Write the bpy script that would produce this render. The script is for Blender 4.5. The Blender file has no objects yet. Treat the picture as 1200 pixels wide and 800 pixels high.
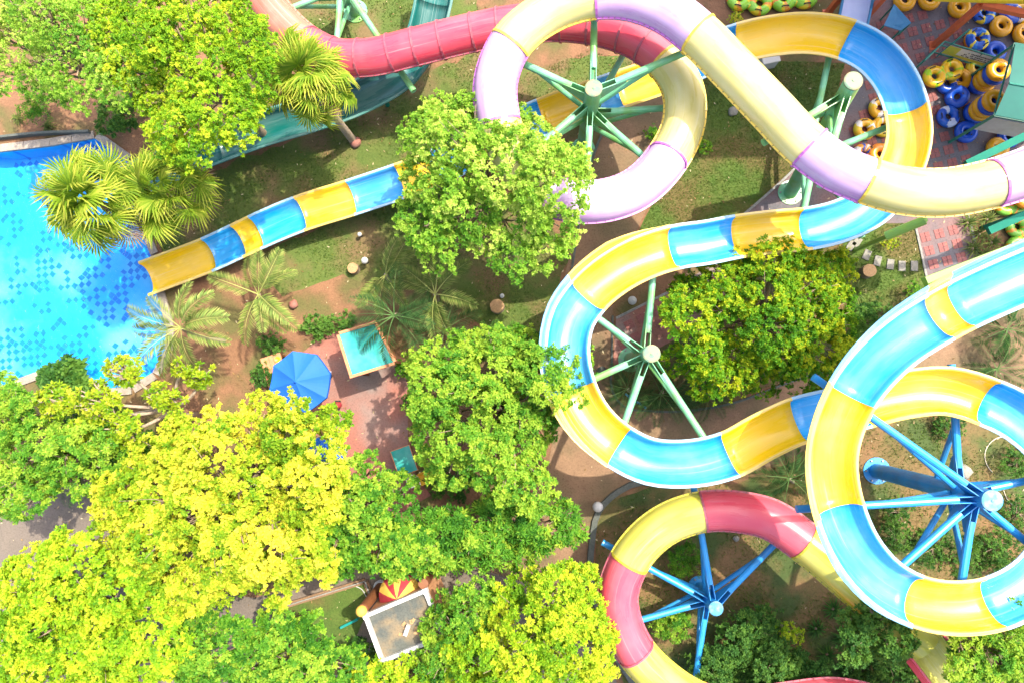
import bpy, bmesh, math, random
import numpy as np
from mathutils import Vector, Matrix, Euler, Quaternion

S = bpy.context.scene
COL = S.collection
R = math.radians

# ------------------------------------------------------------------ camera
CAM_H = 27.0
FPX = 800.0                      # focal length in photo pixels (1200 wide)
NADIR = (635.0, 450.0)           # where straight-down falls in the photo
cam_d = bpy.data.cameras.new('camera')
cam = bpy.data.objects.new('camera', cam_d)
COL.objects.link(cam)
cam_d.sensor_width = 36.0
cam_d.lens = 36.0 * FPX / 1200.0
cam_d.clip_start = 0.1
cam_d.clip_end = 2000
cam.location = (0, 0, CAM_H)
tx = math.atan((NADIR[1] - 400) / FPX)
ty = math.atan((NADIR[0] - 600) / FPX)
CR = Euler((tx, ty, 0), 'XYZ').to_matrix()
cam.rotation_euler = (tx, ty, 0)
S.camera = cam

# ------------------------------------------------------------------ light
SUN_AZ = Vector((0.80, 0.60, 0)).normalized()
SUN_EL = R(60)
sd = Vector((SUN_AZ.x * math.cos(SUN_EL), SUN_AZ.y * math.cos(SUN_EL), math.sin(SUN_EL)))
w = bpy.data.worlds.new('World'); S.world = w; w.use_nodes = True
wn = w.node_tree
sky = wn.nodes.new('ShaderNodeTexSky'); sky.sky_type = 'NISHITA'; sky.sun_disc = False
sky.sun_elevation = SUN_EL; sky.sun_rotation = math.atan2(SUN_AZ.x, SUN_AZ.y)
sky.air_density = 1.0; sky.dust_density = 5.0; sky.ozone_density = 1.0
bg = wn.nodes['Background']; bg.inputs[1].default_value = 0.15
wn.links.new(sky.outputs[0], bg.inputs[0])
sun_d = bpy.data.lights.new('sun', 'SUN'); sun_d.energy = 2.5; sun_d.angle = R(0.6)
sun_d.color = (1.0, 0.92, 0.75)
sun = bpy.data.objects.new('sun', sun_d); COL.objects.link(sun)
sun.rotation_euler = sd.to_track_quat('Z', 'Y').to_euler()
sun.location = (20, 15, 40)
S.view_settings.view_transform = 'Standard'
S.view_settings.look = 'None'
S.view_settings.exposure = 1.72
S.view_settings.gamma = 1.0
S.render.engine = 'CYCLES'

# ------------------------------------------------------------------ helpers
def P(px, py, z=0.0):
    """ground-truth position of a photo pixel at height z"""
    d = CR @ Vector(((px - 600) / FPX, -(py - 400) / FPX, -1.0))
    t = (z - CAM_H) / d.z
    return Vector((d.x * t, d.y * t, z))

def m_at(rpx, z):
    return rpx * (CAM_H - z) / FPX

def link(o, parent=None):
    COL.objects.link(o)
    if parent is not None:
        o.parent = parent
    return o

def tag(o, label=None, cat=None, group=None, kind=None):
    if label: o['label'] = label
    if cat: o['category'] = cat
    if group: o['group'] = group
    if kind: o['kind'] = kind
    return o

def thing(name, label, cat, loc=(0, 0, 0), group=None, rz=0.0):
    o = bpy.data.objects.new(name, None)
    COL.objects.link(o)
    o.empty_display_size = 0.2
    o.location = loc; o.rotation_euler = (0, 0, rz)
    return tag(o, label, cat, group)

def mk(name, vf, mat, parent=None, loc=(0, 0, 0), smooth=False, uv=None):
    v, f = vf
    me = bpy.data.meshes.new(name)
    me.from_pydata([tuple(p) for p in v], [], f)
    if uv is not None:
        ul = me.uv_layers.new(name='UVMap')
        idx = np.empty(len(me.loops), dtype=np.int32)
        me.loops.foreach_get('vertex_index', idx)
        ul.data.foreach_set('uv', np.asarray(uv, dtype=np.float32)[idx].ravel())
    if smooth:
        me.polygons.foreach_set('use_smooth', [True] * len(me.polygons))
    me.materials.append(mat)
    me.update()
    o = bpy.data.objects.new(name, me)
    o.location = loc
    return link(o, parent)

def inst(name, me, parent=None, loc=(0, 0, 0), rot=(0, 0, 0), scale=(1, 1, 1)):
    o = bpy.data.objects.new(name, me)
    o.location = loc; o.rotation_euler = rot; o.scale = scale
    return link(o, parent)

def join(*vfs):
    V, F = [], []
    for v, f in vfs:
        n = len(V); V += [tuple(p) for p in v]; F += [tuple(i + n for i in q) for q in f]
    return V, F

def box(c, s, rz=0.0, M=None):
    x, y, z = s[0] / 2, s[1] / 2, s[2] / 2
    pts = [Vector((a * x, b * y, c2 * z)) for c2 in (-1, 1) for a, b in ((-1, -1), (1, -1), (1, 1), (-1, 1))]
    if M is None:
        M = Matrix.Rotation(rz, 3, 'Z')
    pts = [M @ p + Vector(c) for p in pts]
    return pts, [(3, 2, 1, 0), (4, 5, 6, 7), (0, 1, 5, 4), (1, 2, 6, 5), (2, 3, 7, 6), (3, 0, 4, 7)]

def chamfer_box(c, s, rz=0.0, b=0.02):
    """box with a bevelled top edge"""
    x, y, z = s[0] / 2, s[1] / 2, s[2] / 2
    M = Matrix.Rotation(rz, 3, 'Z')
    q = ((-1, -1), (1, -1), (1, 1), (-1, 1))
    pts = [Vector((a * x, bb * y, -z)) for a, bb in q] + [Vector((a * x, bb * y, z - b)) for a, bb in q] + \
          [Vector((a * (x - b), bb * (y - b), z)) for a, bb in q]
    pts = [M @ p + Vector(c) for p in pts]
    F = [(3, 2, 1, 0), (8, 9, 10, 11)]
    for k in (0, 4):
        for i in range(4):
            j = (i + 1) % 4
            F.append((k + i, k + j, k + 4 + j, k + 4 + i))
    return pts, F

def beam(a, b, wd, ht):
    a, b = Vector(a), Vector(b); d = b - a; L = d.length; d.normalize()
    s = d.cross(Vector((0, 0, 1)))
    if s.length < 1e-4: s = Vector((1, 0, 0))
    s.normalize(); u = s.cross(d)
    M = Matrix((d, s, u)).transposed()
    return box((a + b) / 2, (L, wd, ht), M=M)

def tube(pts, rad, n=10, cap=True):
    """round tube along pts; rad number or list"""
    pts = [Vector(p) for p in pts]
    if not isinstance(rad, (list, tuple)): rad = [rad] * len(pts)
    V, F = [], []
    ref = None
    for i, p in enumerate(pts):
        t = (pts[min(i + 1, len(pts) - 1)] - pts[max(i - 1, 0)]).normalized()
        if ref is None:
            ref = Vector((0, 0, 1)) if abs(t.z) < 0.9 else Vector((1, 0, 0))
        s = t.cross(ref)
        if s.length < 1e-5: s = t.cross(Vector((0.3, 1, 0.1)))
        s.normalize(); u = s.cross(t); ref = u
        for k in range(n):
            a = 2 * math.pi * k / n
            V.append(p + (s * math.cos(a) + u * math.sin(a)) * rad[i])
    for i in range(len(pts) - 1):
        for k in range(n):
            j = (k + 1) % n
            F.append((i * n + k, i * n + j, (i + 1) * n + j, (i + 1) * n + k))
    if cap:
        F.append(tuple(range(n - 1, -1, -1)))
        F.append(tuple((len(pts) - 1) * n + k for k in range(n)))
    return V, F

def lathe(prof, n=20, c=(0, 0, 0)):
    """prof list of (r,z)"""
    V, F = [], []
    c = Vector(c)
    for r, z in prof:
        for k in range(n):
            a = 2 * math.pi * k / n
            V.append(c + Vector((r * math.cos(a), r * math.sin(a), z)))
    for i in range(len(prof) - 1):
        for k in range(n):
            j = (k + 1) % n
            F.append((i * n + k, i * n + j, (i + 1) * n + j, (i + 1) * n + k))
    if prof[0][0] > 1e-4: F.append(tuple(range(n - 1, -1, -1)))
    if prof[-1][0] > 1e-4: F.append(tuple((len(prof) - 1) * n + k for k in range(n)))
    return V, F

def catmull(pts, step=0.25):
    """pts list of Vectors; returns samples, index of each control point"""
    out, idx = [], []
    n = len(pts)
    for i in range(n - 1):
        p0 = pts[i - 1] if i else pts[0] * 2 - pts[1]
        p1, p2 = pts[i], pts[i + 1]
        p3 = pts[i + 2] if i + 2 < n else pts[-1] * 2 - pts[-2]
        m = max(2, int((p2 - p1).length / step))
        idx.append(len(out))
        # centripetal-ish tangents
        d1 = max((p1 - p0).length, 1e-3); d2 = max((p2 - p1).length, 1e-3); d3 = max((p3 - p2).length, 1e-3)
        t1 = ((p1 - p0) / d1 * d2 + (p2 - p1) / d2 * d1) / (d1 + d2) * d2
        t2 = ((p2 - p1) / d2 * d3 + (p3 - p2) / d3 * d2) / (d2 + d3) * d2
        for k in range(m):
            t = k / m
            h = ((2 * t**3 - 3 * t**2 + 1), (t**3 - 2 * t**2 + t), (-2 * t**3 + 3 * t**2), (t**3 - t**2))
            out.append(p1 * h[0] + t1 * h[1] + p2 * h[2] + t2 * h[3])
    idx.append(len(out)); out.append(pts[-1].copy())
    return out, idx

def poly_sheet(name, pts, z, mat, jag=0.0, seed=1, kind='structure', sub=0.5):
    """flat sheet from pixel outline on the ground, edges resampled and roughened"""
    rnd = random.Random(seed)
    W = [P(x, y, 0) for x, y in pts]
    V = []
    n = len(W)
    for i in range(n):
        a, b = W[i], W[(i + 1) % n]
        m = max(1, int((b - a).length / sub)) if jag > 0 else 1
        for k in range(m):
            p = a.lerp(b, k / m)
            V.append(Vector((p.x + rnd.uniform(-jag, jag), p.y + rnd.uniform(-jag, jag), z)))
    bm = bmesh.new()
    vs = [bm.verts.new(v) for v in V]
    ed = [bm.edges.new((vs[i], vs[(i + 1) % len(vs)])) for i in range(len(vs))]
    bmesh.ops.triangle_fill(bm, use_beauty=True, use_dissolve=False, edges=ed)
    for f in bm.faces:
        if f.normal.z < 0: f.normal_flip()
    me = bpy.data.meshes.new(name); bm.to_mesh(me); bm.free()
    me.materials.append(mat)
    o = bpy.data.objects.new(name, me); link(o)
    return tag(o, kind=kind)

def inside(x, y, W):
    c = False; n = len(W); j = n - 1
    for i in range(n):
        if (W[i][1] > y) != (W[j][1] > y) and x < (W[j][0] - W[i][0]) * (y - W[i][1]) / (W[j][1] - W[i][1]) + W[i][0]:
            c = not c
        j = i
    return c

# ------------------------------------------------------------------ materials
def nodes(name):
    m = bpy.data.materials.new(name); m.use_nodes = True
    nt = m.node_tree
    return m, nt, nt.nodes['Principled BSDF']

def N(nt, t, **kw):
    n = nt.nodes.new(t)
    for k, v in kw.items():
        setattr(n, k, v)
    return n

def ramp(nt, stops):
    r = nt.nodes.new('ShaderNodeValToRGB')
    cr = r.color_ramp
    while len(cr.elements) < len(stops): cr.elements.new(0.5)
    for e, (p, c) in zip(cr.elements, stops):
        e.position = p; e.color = (*c, 1) if len(c) == 3 else c
    return r

def pmat(name, c1, c2=None, scale=4.0, rough=0.6, bump=0.0, detail=6.0, metallic=0.0, c3=None, scale2=None, spec=0.5):
    m, nt, b = nodes(name)
    c2 = c2 or tuple(x * 0.8 for x in c1)
    tc = N(nt, 'ShaderNodeTexCoord')
    no = N(nt, 'ShaderNodeTexNoise'); no.inputs['Scale'].default_value = scale; no.inputs['Detail'].default_value = detail
    no.inputs['Roughness'].default_value = 0.62
    nt.links.new(tc.outputs['Object'], no.inputs['Vector'])
    r = ramp(nt, [(0.3, c1), (0.7, c2)])
    nt.links.new(no.outputs['Fac'], r.inputs['Fac'])
    out = r.outputs['Color']
    if c3 is not None:
        n2 = N(nt, 'ShaderNodeTexNoise'); n2.inputs['Scale'].default_value = scale2 or scale * 0.25; n2.inputs['Detail'].default_value = 8
        nt.links.new(tc.outputs['Object'], n2.inputs['Vector'])
        r2 = ramp(nt, [(0.45, (0, 0, 0)), (0.62, (1, 1, 1))])
        nt.links.new(n2.outputs['Fac'], r2.inputs['Fac'])
        mx = N(nt, 'ShaderNodeMixRGB'); mx.inputs['Color2'].default_value = (*c3, 1)
        nt.links.new(r2.outputs['Color'], mx.inputs['Fac']); nt.links.new(out, mx.inputs['Color1'])
        out = mx.outputs['Color']
    if bump:
        ng = N(nt, 'ShaderNodeTexNoise'); ng.inputs['Scale'].default_value = 14.0; ng.inputs['Detail'].default_value = 8; ng.inputs['Roughness'].default_value = 0.8
        nt.links.new(tc.outputs['Object'], ng.inputs['Vector'])
        rg = ramp(nt, [(0.34, (0.48, 0.46, 0.44)), (0.52, (1, 1, 1)), (0.70, (1.0, 1.0, 1.0))]); nt.links.new(ng.outputs['Fac'], rg.inputs[0])
        mg = N(nt, 'ShaderNodeMixRGB', blend_type='MULTIPLY'); mg.inputs[0].default_value = 0.8
        nt.links.new(out, mg.inputs[1]); nt.links.new(rg.outputs[0], mg.inputs[2]); out = mg.outputs[0]
    nt.links.new(out, b.inputs['Base Color'])
    b.inputs['Roughness'].default_value = rough
    b.inputs['Metallic'].default_value = metallic
    b.inputs['Specular IOR Level'].default_value = spec
    if bump:
        bp = N(nt, 'ShaderNodeBump'); bp.inputs['Strength'].default_value = bump; bp.inputs['Distance'].default_value = 0.05
        n3 = N(nt, 'ShaderNodeTexNoise'); n3.inputs['Scale'].default_value = scale * 6; n3.inputs['Detail'].default_value = 5
        nt.links.new(tc.outputs['Object'], n3.inputs['Vector'])
        nt.links.new(n3.outputs['Fac'], bp.inputs['Height']); nt.links.new(bp.outputs['Normal'], b.inputs['Normal'])
    return m

def flume_mat(name, c, stain=(0.55, 0.5, 0.35), rough=0.19, stain_amt=0.25, pale=0.12, trans=0.0):
    """moulded fibreglass: long streaks down the run, scuffs, faint stains"""
    m, nt, b = nodes(name)
    uv = N(nt, 'ShaderNodeUVMap')
    mp = N(nt, 'ShaderNodeMapping'); mp.inputs['Scale'].default_value = (0.35, 9.0, 1)
    nt.links.new(uv.outputs[0], mp.inputs[0])
    n1 = N(nt, 'ShaderNodeTexNoise'); n1.inputs['Scale'].default_value = 1.6; n1.inputs['Detail'].default_value = 5
    nt.links.new(mp.outputs[0], n1.inputs['Vector'])
    r1 = ramp(nt, [(0.36, (0, 0, 0)), (0.78, (1, 1, 1))])
    nt.links.new(n1.outputs['Fac'], r1.inputs[0])
    pc = tuple(x + (1 - x) * pale for x in c)
    mx = N(nt, 'ShaderNodeMixRGB'); mx.inputs[1].default_value = (*c, 1); mx.inputs[2].default_value = (*pc, 1)
    nt.links.new(r1.outputs[0], mx.inputs[0])
    tc = N(nt, 'ShaderNodeTexCoord')
    n2 = N(nt, 'ShaderNodeTexNoise'); n2.inputs['Scale'].default_value = 0.9; n2.inputs['Detail'].default_value = 9; n2.inputs['Roughness'].default_value = 0.7
    nt.links.new(tc.outputs['Object'], n2.inputs['Vector'])
    r2 = ramp(nt, [(0.5, (0, 0, 0)), (0.8, (stain_amt,) * 3)])
    nt.links.new(n2.outputs['Fac'], r2.inputs[0])
    m2 = N(nt, 'ShaderNodeMixRGB'); m2.inputs[2].default_value = (*stain, 1)
    nt.links.new(r2.outputs[0], m2.inputs[0]); nt.links.new(mx.outputs[0], m2.inputs[1])
    # sun-faded areas and thin mineral scale lines down the run
    n4 = N(nt, 'ShaderNodeTexNoise'); n4.inputs['Scale'].default_value = 0.45; n4.inputs['Detail'].default_value = 4
    nt.links.new(tc.outputs['Object'], n4.inputs['Vector'])
    r4 = ramp(nt, [(0.42, (0, 0, 0)), (0.72, (0.07, 0.07, 0.07))]); nt.links.new(n4.outputs['Fac'], r4.inputs[0])
    m4 = N(nt, 'ShaderNodeMixRGB'); m4.inputs[2].default_value = (0.80, 0.80, 0.76, 1)
    nt.links.new(r4.outputs[0], m4.inputs[0]); nt.links.new(m2.outputs[0], m4.inputs[1])
    mp2 = N(nt, 'ShaderNodeMapping'); mp2.inputs['Scale'].default_value = (0.22, 60.0, 1); nt.links.new(uv.outputs[0], mp2.inputs[0])
    n5 = N(nt, 'ShaderNodeTexNoise'); n5.inputs['Scale'].default_value = 1.0; n5.inputs['Detail'].default_value = 3; nt.links.new(mp2.outputs[0], n5.inputs['Vector'])
    r5 = ramp(nt, [(0.60, (0, 0, 0)), (0.76, (0.20, 0.20, 0.20))]); nt.links.new(n5.outputs['Fac'], r5.inputs[0])
    m5 = N(nt, 'ShaderNodeMixRGB'); m5.inputs[2].default_value = (0.85, 0.86, 0.84, 1)
    nt.links.new(r5.outputs[0], m5.inputs[0]); nt.links.new(m4.outputs[0], m5.inputs[1])
    n6 = N(nt, 'ShaderNodeTexNoise'); n6.inputs['Scale'].default_value = 5.0; n6.inputs['Detail'].default_value = 10; n6.inputs['Roughness'].default_value = 0.75
    nt.links.new(tc.outputs['Object'], n6.inputs['Vector'])
    r6 = ramp(nt, [(0.60, (0, 0, 0)), (0.78, (0.35, 0.35, 0.35))]); nt.links.new(n6.outputs['Fac'], r6.inputs[0])
    m6 = N(nt, 'ShaderNodeMixRGB', blend_type='MULTIPLY'); m6.inputs[2].default_value = (0.62, 0.52, 0.36, 1)
    nt.links.new(r6.outputs[0], m6.inputs[0]); nt.links.new(m5.outputs[0], m6.inputs[1])
    nt.links.new(m6.outputs[0], b.inputs['Base Color'])
    r3 = ramp(nt, [(0.3, (rough * 0.7,) * 3), (0.75, (rough * 2.2,) * 3)])
    nt.links.new(n1.outputs['Fac'], r3.inputs[0])
    nt.links.new(r3.outputs[0], b.inputs['Roughness'])
    bp = N(nt, 'ShaderNodeBump'); bp.inputs['Strength'].default_value = 0.06; bp.inputs['Distance'].default_value = 0.03
    nt.links.new(n1.outputs['Fac'], bp.inputs['Height']); nt.links.new(bp.outputs[0], b.inputs['Normal'])
    return m

def leaf_mat(name, dark, mid, light, trans=0.42, rough=0.62):
    m, nt, b = nodes(name)
    at = N(nt, 'ShaderNodeAttribute'); at.attribute_name = 'tint'
    r = ramp(nt, [(0.0, dark), (0.5, mid), (1.0, light)])
    nt.links.new(at.outputs['Fac'], r.inputs[0])
    nt.links.new(r.outputs[0], b.inputs['Base Color'])
    b.inputs['Roughness'].default_value = rough
    b.inputs['Specular IOR Level'].default_value = 0.22
    tr = N(nt, 'ShaderNodeBsdfTranslucent')
    hs = N(nt, 'ShaderNodeHueSaturation'); hs.inputs['Value'].default_value = 1.25; hs.inputs['Hue'].default_value = 0.485
    nt.links.new(r.outputs[0], hs.inputs['Color']); nt.links.new(hs.outputs[0], tr.inputs[0])
    mx = N(nt, 'ShaderNodeMixShader'); mx.inputs[0].default_value = trans
    nt.links.new(b.outputs[0], mx.inputs[1]); nt.links.new(tr.outputs[0], mx.inputs[2])
    nt.links.new(mx.outputs[0], nt.nodes['Material Output'].inputs[0])
    return m

M = {}
M['soil'] = pmat('soil', (0.235, 0.12, 0.062), (0.15, 0.075, 0.04), 1.1, 0.95, 0.6, 12, c3=(0.105, 0.095, 0.03), scale2=0.55)
M['lawn'] = pmat('lawn', (0.06, 0.105, 0.016), (0.10, 0.13, 0.025), 1.6, 0.95, 0.6, 10, c3=(0.15, 0.105, 0.045), scale2=0.6)
M['lush'] = pmat('lush_lawn', (0.05, 0.105, 0.012), (0.085, 0.125, 0.02), 1.5, 0.95, 0.6, 10, c3=(0.12, 0.095, 0.03), scale2=0.6)
M['bed'] = pmat('planting_bed', (0.10, 0.085, 0.025), (0.20, 0.11, 0.05), 0.9, 0.95, 0.6, 10, c3=(0.05, 0.08, 0.018), scale2=0.6)
M['path'] = pmat('path_concrete', (0.25, 0.15, 0.085), (0.18, 0.105, 0.06), 1.3, 0.85, 0.3, 12, c3=(0.135, 0.10, 0.05), scale2=0.5)
M['grey_path'] = pmat('grey_pavement', (0.19, 0.15, 0.12), (0.13, 0.105, 0.09), 1.0, 0.85, 0.2, 10, c3=(0.14, 0.115, 0.09), scale2=0.35)
M['red_floor'] = pmat('red_floor', (0.33, 0.12, 0.085), (0.23, 0.09, 0.07), 0.9, 0.7, 0.15, 10, c3=(0.22, 0.16, 0.145), scale2=0.35)
M['yard'] = pmat('yard_paving', (0.135, 0.125, 0.14), (0.095, 0.09, 0.10), 1.5, 0.8, 0.2, 10, c3=(0.20, 0.11, 0.105), scale2=0.4)
M['paver'] = pmat('red_paver', (0.30, 0.095, 0.085), (0.22, 0.085, 0.08), 3.0, 0.8, 0.3, 8)
M['kerb_dark'] = pmat('dark_kerb', (0.07, 0.085, 0.075), (0.11, 0.115, 0.10), 3, 0.8, 0.3)
M['kerb_pale'] = pmat('pale_kerb', (0.28, 0.28, 0.26), (0.20, 0.19, 0.17), 3, 0.8, 0.3)
M['coping'] = pmat('pool_coping', (0.34, 0.29, 0.24), (0.24, 0.20, 0.16), 2, 0.7, 0.2)
M['stone'] = pmat('stepping_slab', (0.27, 0.26, 0.22), (0.19, 0.18, 0.16), 5, 0.85, 0.3)
M['stump_top'] = pmat('cut_stump', (0.44, 0.27, 0.13), (0.34, 0.20, 0.09), 5, 0.8, 0.2)
M['bark'] = pmat('bark', (0.20, 0.14, 0.09), (0.30, 0.23, 0.16), 6, 0.9, 0.5)
M['pale_bark'] = pmat('pale_bark', (0.42, 0.34, 0.26), (0.30, 0.23, 0.17), 6, 0.85, 0.4)

YEL = (0.78, 0.49, 0.005); BLU = (0.008, 0.29, 0.66)
M['yellow'] = flume_mat('yellow_fibreglass', YEL, stain=(0.7, 0.5, 0.12), pale=0.03)
M['blue'] = flume_mat('blue_fibreglass', BLU, stain=(0.2, 0.45, 0.65), pale=0.05)
M['yellow_rim'] = flume_mat('yellow_rim', (0.66, 0.45, 0.08), stain_amt=0.15)
M['blue_rim'] = flume_mat('blue_rim', (0.28, 0.46, 0.60), stain_amt=0.15)
M['yellow_guard'] = flume_mat('yellow_guard', (0.62, 0.42, 0.03))
M['blue_guard'] = flume_mat('blue_guard', (0.06, 0.27, 0.52))
M['cream'] = flume_mat('cream_fibreglass', (0.62, 0.53, 0.16), stain=(0.55, 0.42, 0.06), pale=0.16, stain_amt=0.5, rough=0.24)
M['pink'] = flume_mat('pink_fibreglass', (0.48, 0.26, 0.51), stain=(0.75, 0.62, 0.78), pale=0.2, stain_amt=0.4, rough=0.24)
M['red'] = flume_mat('red_fibreglass', (0.62, 0.055, 0.095), stain=(0.62, 0.12, 0.16), pale=0.03, stain_amt=0.4, rough=0.24)
M['lime'] = flume_mat('lime_fibreglass', (0.50, 0.46, 0.04), stain=(0.36, 0.35, 0.08), pale=0.10, stain_amt=0.5, rough=0.22)
M['teal_fg'] = flume_mat('teal_fibreglass', (0.004, 0.10, 0.09), stain=(0.04, 0.15, 0.14), pale=0.06, stain_amt=0.5)
M['cream_fl'] = pmat('cream_flange', (0.78, 0.55, 0.07), (0.66, 0.44, 0.05), 5, 0.4)
M['pink_fl'] = pmat('pink_flange', (0.50, 0.13, 0.45), (0.42, 0.12, 0.42), 5, 0.4)
M['red_fl'] = pmat('red_flange', (0.42, 0.05, 0.10), (0.32, 0.12, 0.14), 5, 0.45)
M['lime_fl'] = pmat('lime_flange', (0.48, 0.42, 0.03), (0.38, 0.33, 0.03), 5, 0.45)
M['teal_rim'] = flume_mat('teal_rim', (0.02, 0.16, 0.14))
M['orange_fg'] = flume_mat('orange_fibreglass', (0.52, 0.13, 0.085), pale=0.06)
M['orange_fl'] = pmat('orange_flange', (0.6, 0.2, 0.15))

M['gsteel'] = pmat('green_steel', (0.12, 0.42, 0.22), (0.20, 0.50, 0.32), 2.2, 0.38, 0.0, 8, c3=(0.16, 0.38, 0.10), scale2=0.9)
M['gcap'] = pmat('green_cap', (0.10, 0.22, 0.155), (0.14, 0.20, 0.12), 6, 0.6, 0, 8, c3=(0.32, 0.26, 0.13), scale2=4)
M['bsteel'] = pmat('blue_steel', (0.01, 0.22, 0.58), (0.03, 0.32, 0.68), 2.2, 0.38, 0, 8, c3=(0.03, 0.20, 0.44), scale2=1.1)
M['bcap'] = pmat('blue_cap', (0.04, 0.22, 0.40), (0.09, 0.27, 0.40), 6, 0.5, 0, 8, c3=(0.20, 0.30, 0.36), scale2=4)
M['lime_steel'] = pmat('lime_steel', (0.24, 0.42, 0.05), (0.20, 0.38, 0.08), 3, 0.4)
M['teal_steel'] = pmat('teal_steel', (0.006, 0.14, 0.10), (0.010, 0.18, 0.12), 3, 0.7, spec=0.2)
M['orange_steel'] = pmat('orange_steel', (0.58, 0.13, 0.04), (0.48, 0.10, 0.04), 4, 0.45)
M['yellow_steel'] = pmat('yellow_steel', (0.75, 0.55, 0.02), (0.65, 0.45, 0.02), 4, 0.45)
M['green_rail'] = pmat('green_rail', (0.01, 0.15, 0.11), (0.02, 0.20, 0.15), 6, 0.45)
M['bolt'] = pmat('bolt_metal', (0.35, 0.35, 0.35), (0.2, 0.2, 0.2), 8, 0.4, metallic=0.8)
M['bolt_dark'] = pmat('weathered_bolt', (0.10, 0.08, 0.06), (0.18, 0.13, 0.08), 8, 0.6)
M['white'] = pmat('white_paint', (0.52, 0.53, 0.54), (0.42, 0.41, 0.40), 4, 0.6)
M['black'] = pmat('black_rubber', (0.015, 0.015, 0.017), (0.03, 0.03, 0.03), 6, 0.5)
M['tube_y'] = pmat('yellow_vinyl', (0.72, 0.36, 0.008), (0.66, 0.30, 0.006), 2, 0.33)
M['tube_b'] = pmat('blue_vinyl', (0.006, 0.06, 0.42), (0.008, 0.08, 0.48), 2, 0.3)
M['tube_o'] = pmat('orange_vinyl', (0.70, 0.20, 0.012), (0.66, 0.26, 0.012), 2, 0.33)
M['teal_roof'] = pmat('teal_roof', (0.008, 0.26, 0.235), (0.02, 0.31, 0.28), 1.2, 0.4, 0, 8, c3=(0.10, 0.36, 0.34), scale2=0.8)
M['teal_tarp'] = pmat('teal_tarpaulin', (0.004, 0.10, 0.085), (0.007, 0.13, 0.105), 1.2, 0.7)
M['umbrella'] = pmat('blue_canvas', (0.003, 0.09, 0.44), (0.004, 0.105, 0.47), 1.5, 0.75)
M['wood'] = pmat('orange_wood', (0.55, 0.23, 0.11), (0.42, 0.17, 0.08), 3, 0.6)
M['brown'] = pmat('brown_paint', (0.22, 0.085, 0.03), (0.16, 0.06, 0.025), 3, 0.6)
M['tan_wall'] = pmat('tan_wall', (0.50, 0.26, 0.13), (0.42, 0.20, 0.10), 2, 0.7)
M['maroon'] = pmat('maroon_canvas', (0.30, 0.018, 0.03), (0.25, 0.015, 0.025), 3, 0.75)
M['mustard'] = pmat('mustard_canvas', (0.60, 0.38, 0.06), (0.52, 0.32, 0.05), 3, 0.75)
M['roof_conc'] = pmat('roof_concrete', (0.10, 0.105, 0.09), (0.06, 0.07, 0.065), 1.6, 0.9, 0.3, 10, c3=(0.22, 0.16, 0.09), scale2=0.9)
M['plastic_w'] = pmat('white_plastic', (0.75, 0.72, 0.66), (0.68, 0.65, 0.6), 5, 0.4)
M['plastic_y'] = pmat('yellow_plastic', (0.75, 0.42, 0.02), (0.70, 0.38, 0.02), 5, 0.4)
M['blue_board'] = pmat('blue_board', (0.02, 0.16, 0.34), (0.05, 0.24, 0.42), 3, 0.5)
M['lavender'] = pmat('pale_blue_chute', (0.45, 0.50, 0.74), (0.55, 0.60, 0.80), 2, 0.35)
M['banner_w'] = pmat('banner_white', (0.72, 0.70, 0.62), (0.66, 0.66, 0.66), 3, 0.6)
M['banner_y'] = pmat('banner_yellow', (0.72, 0.55, 0.06), (0.45, 0.55, 0.08), 7, 0.6)
M['ink'] = pmat('black_ink', (0.02, 0.02, 0.03))
M['hose'] = pmat('pale_hose', (0.6, 0.52, 0.42))

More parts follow.
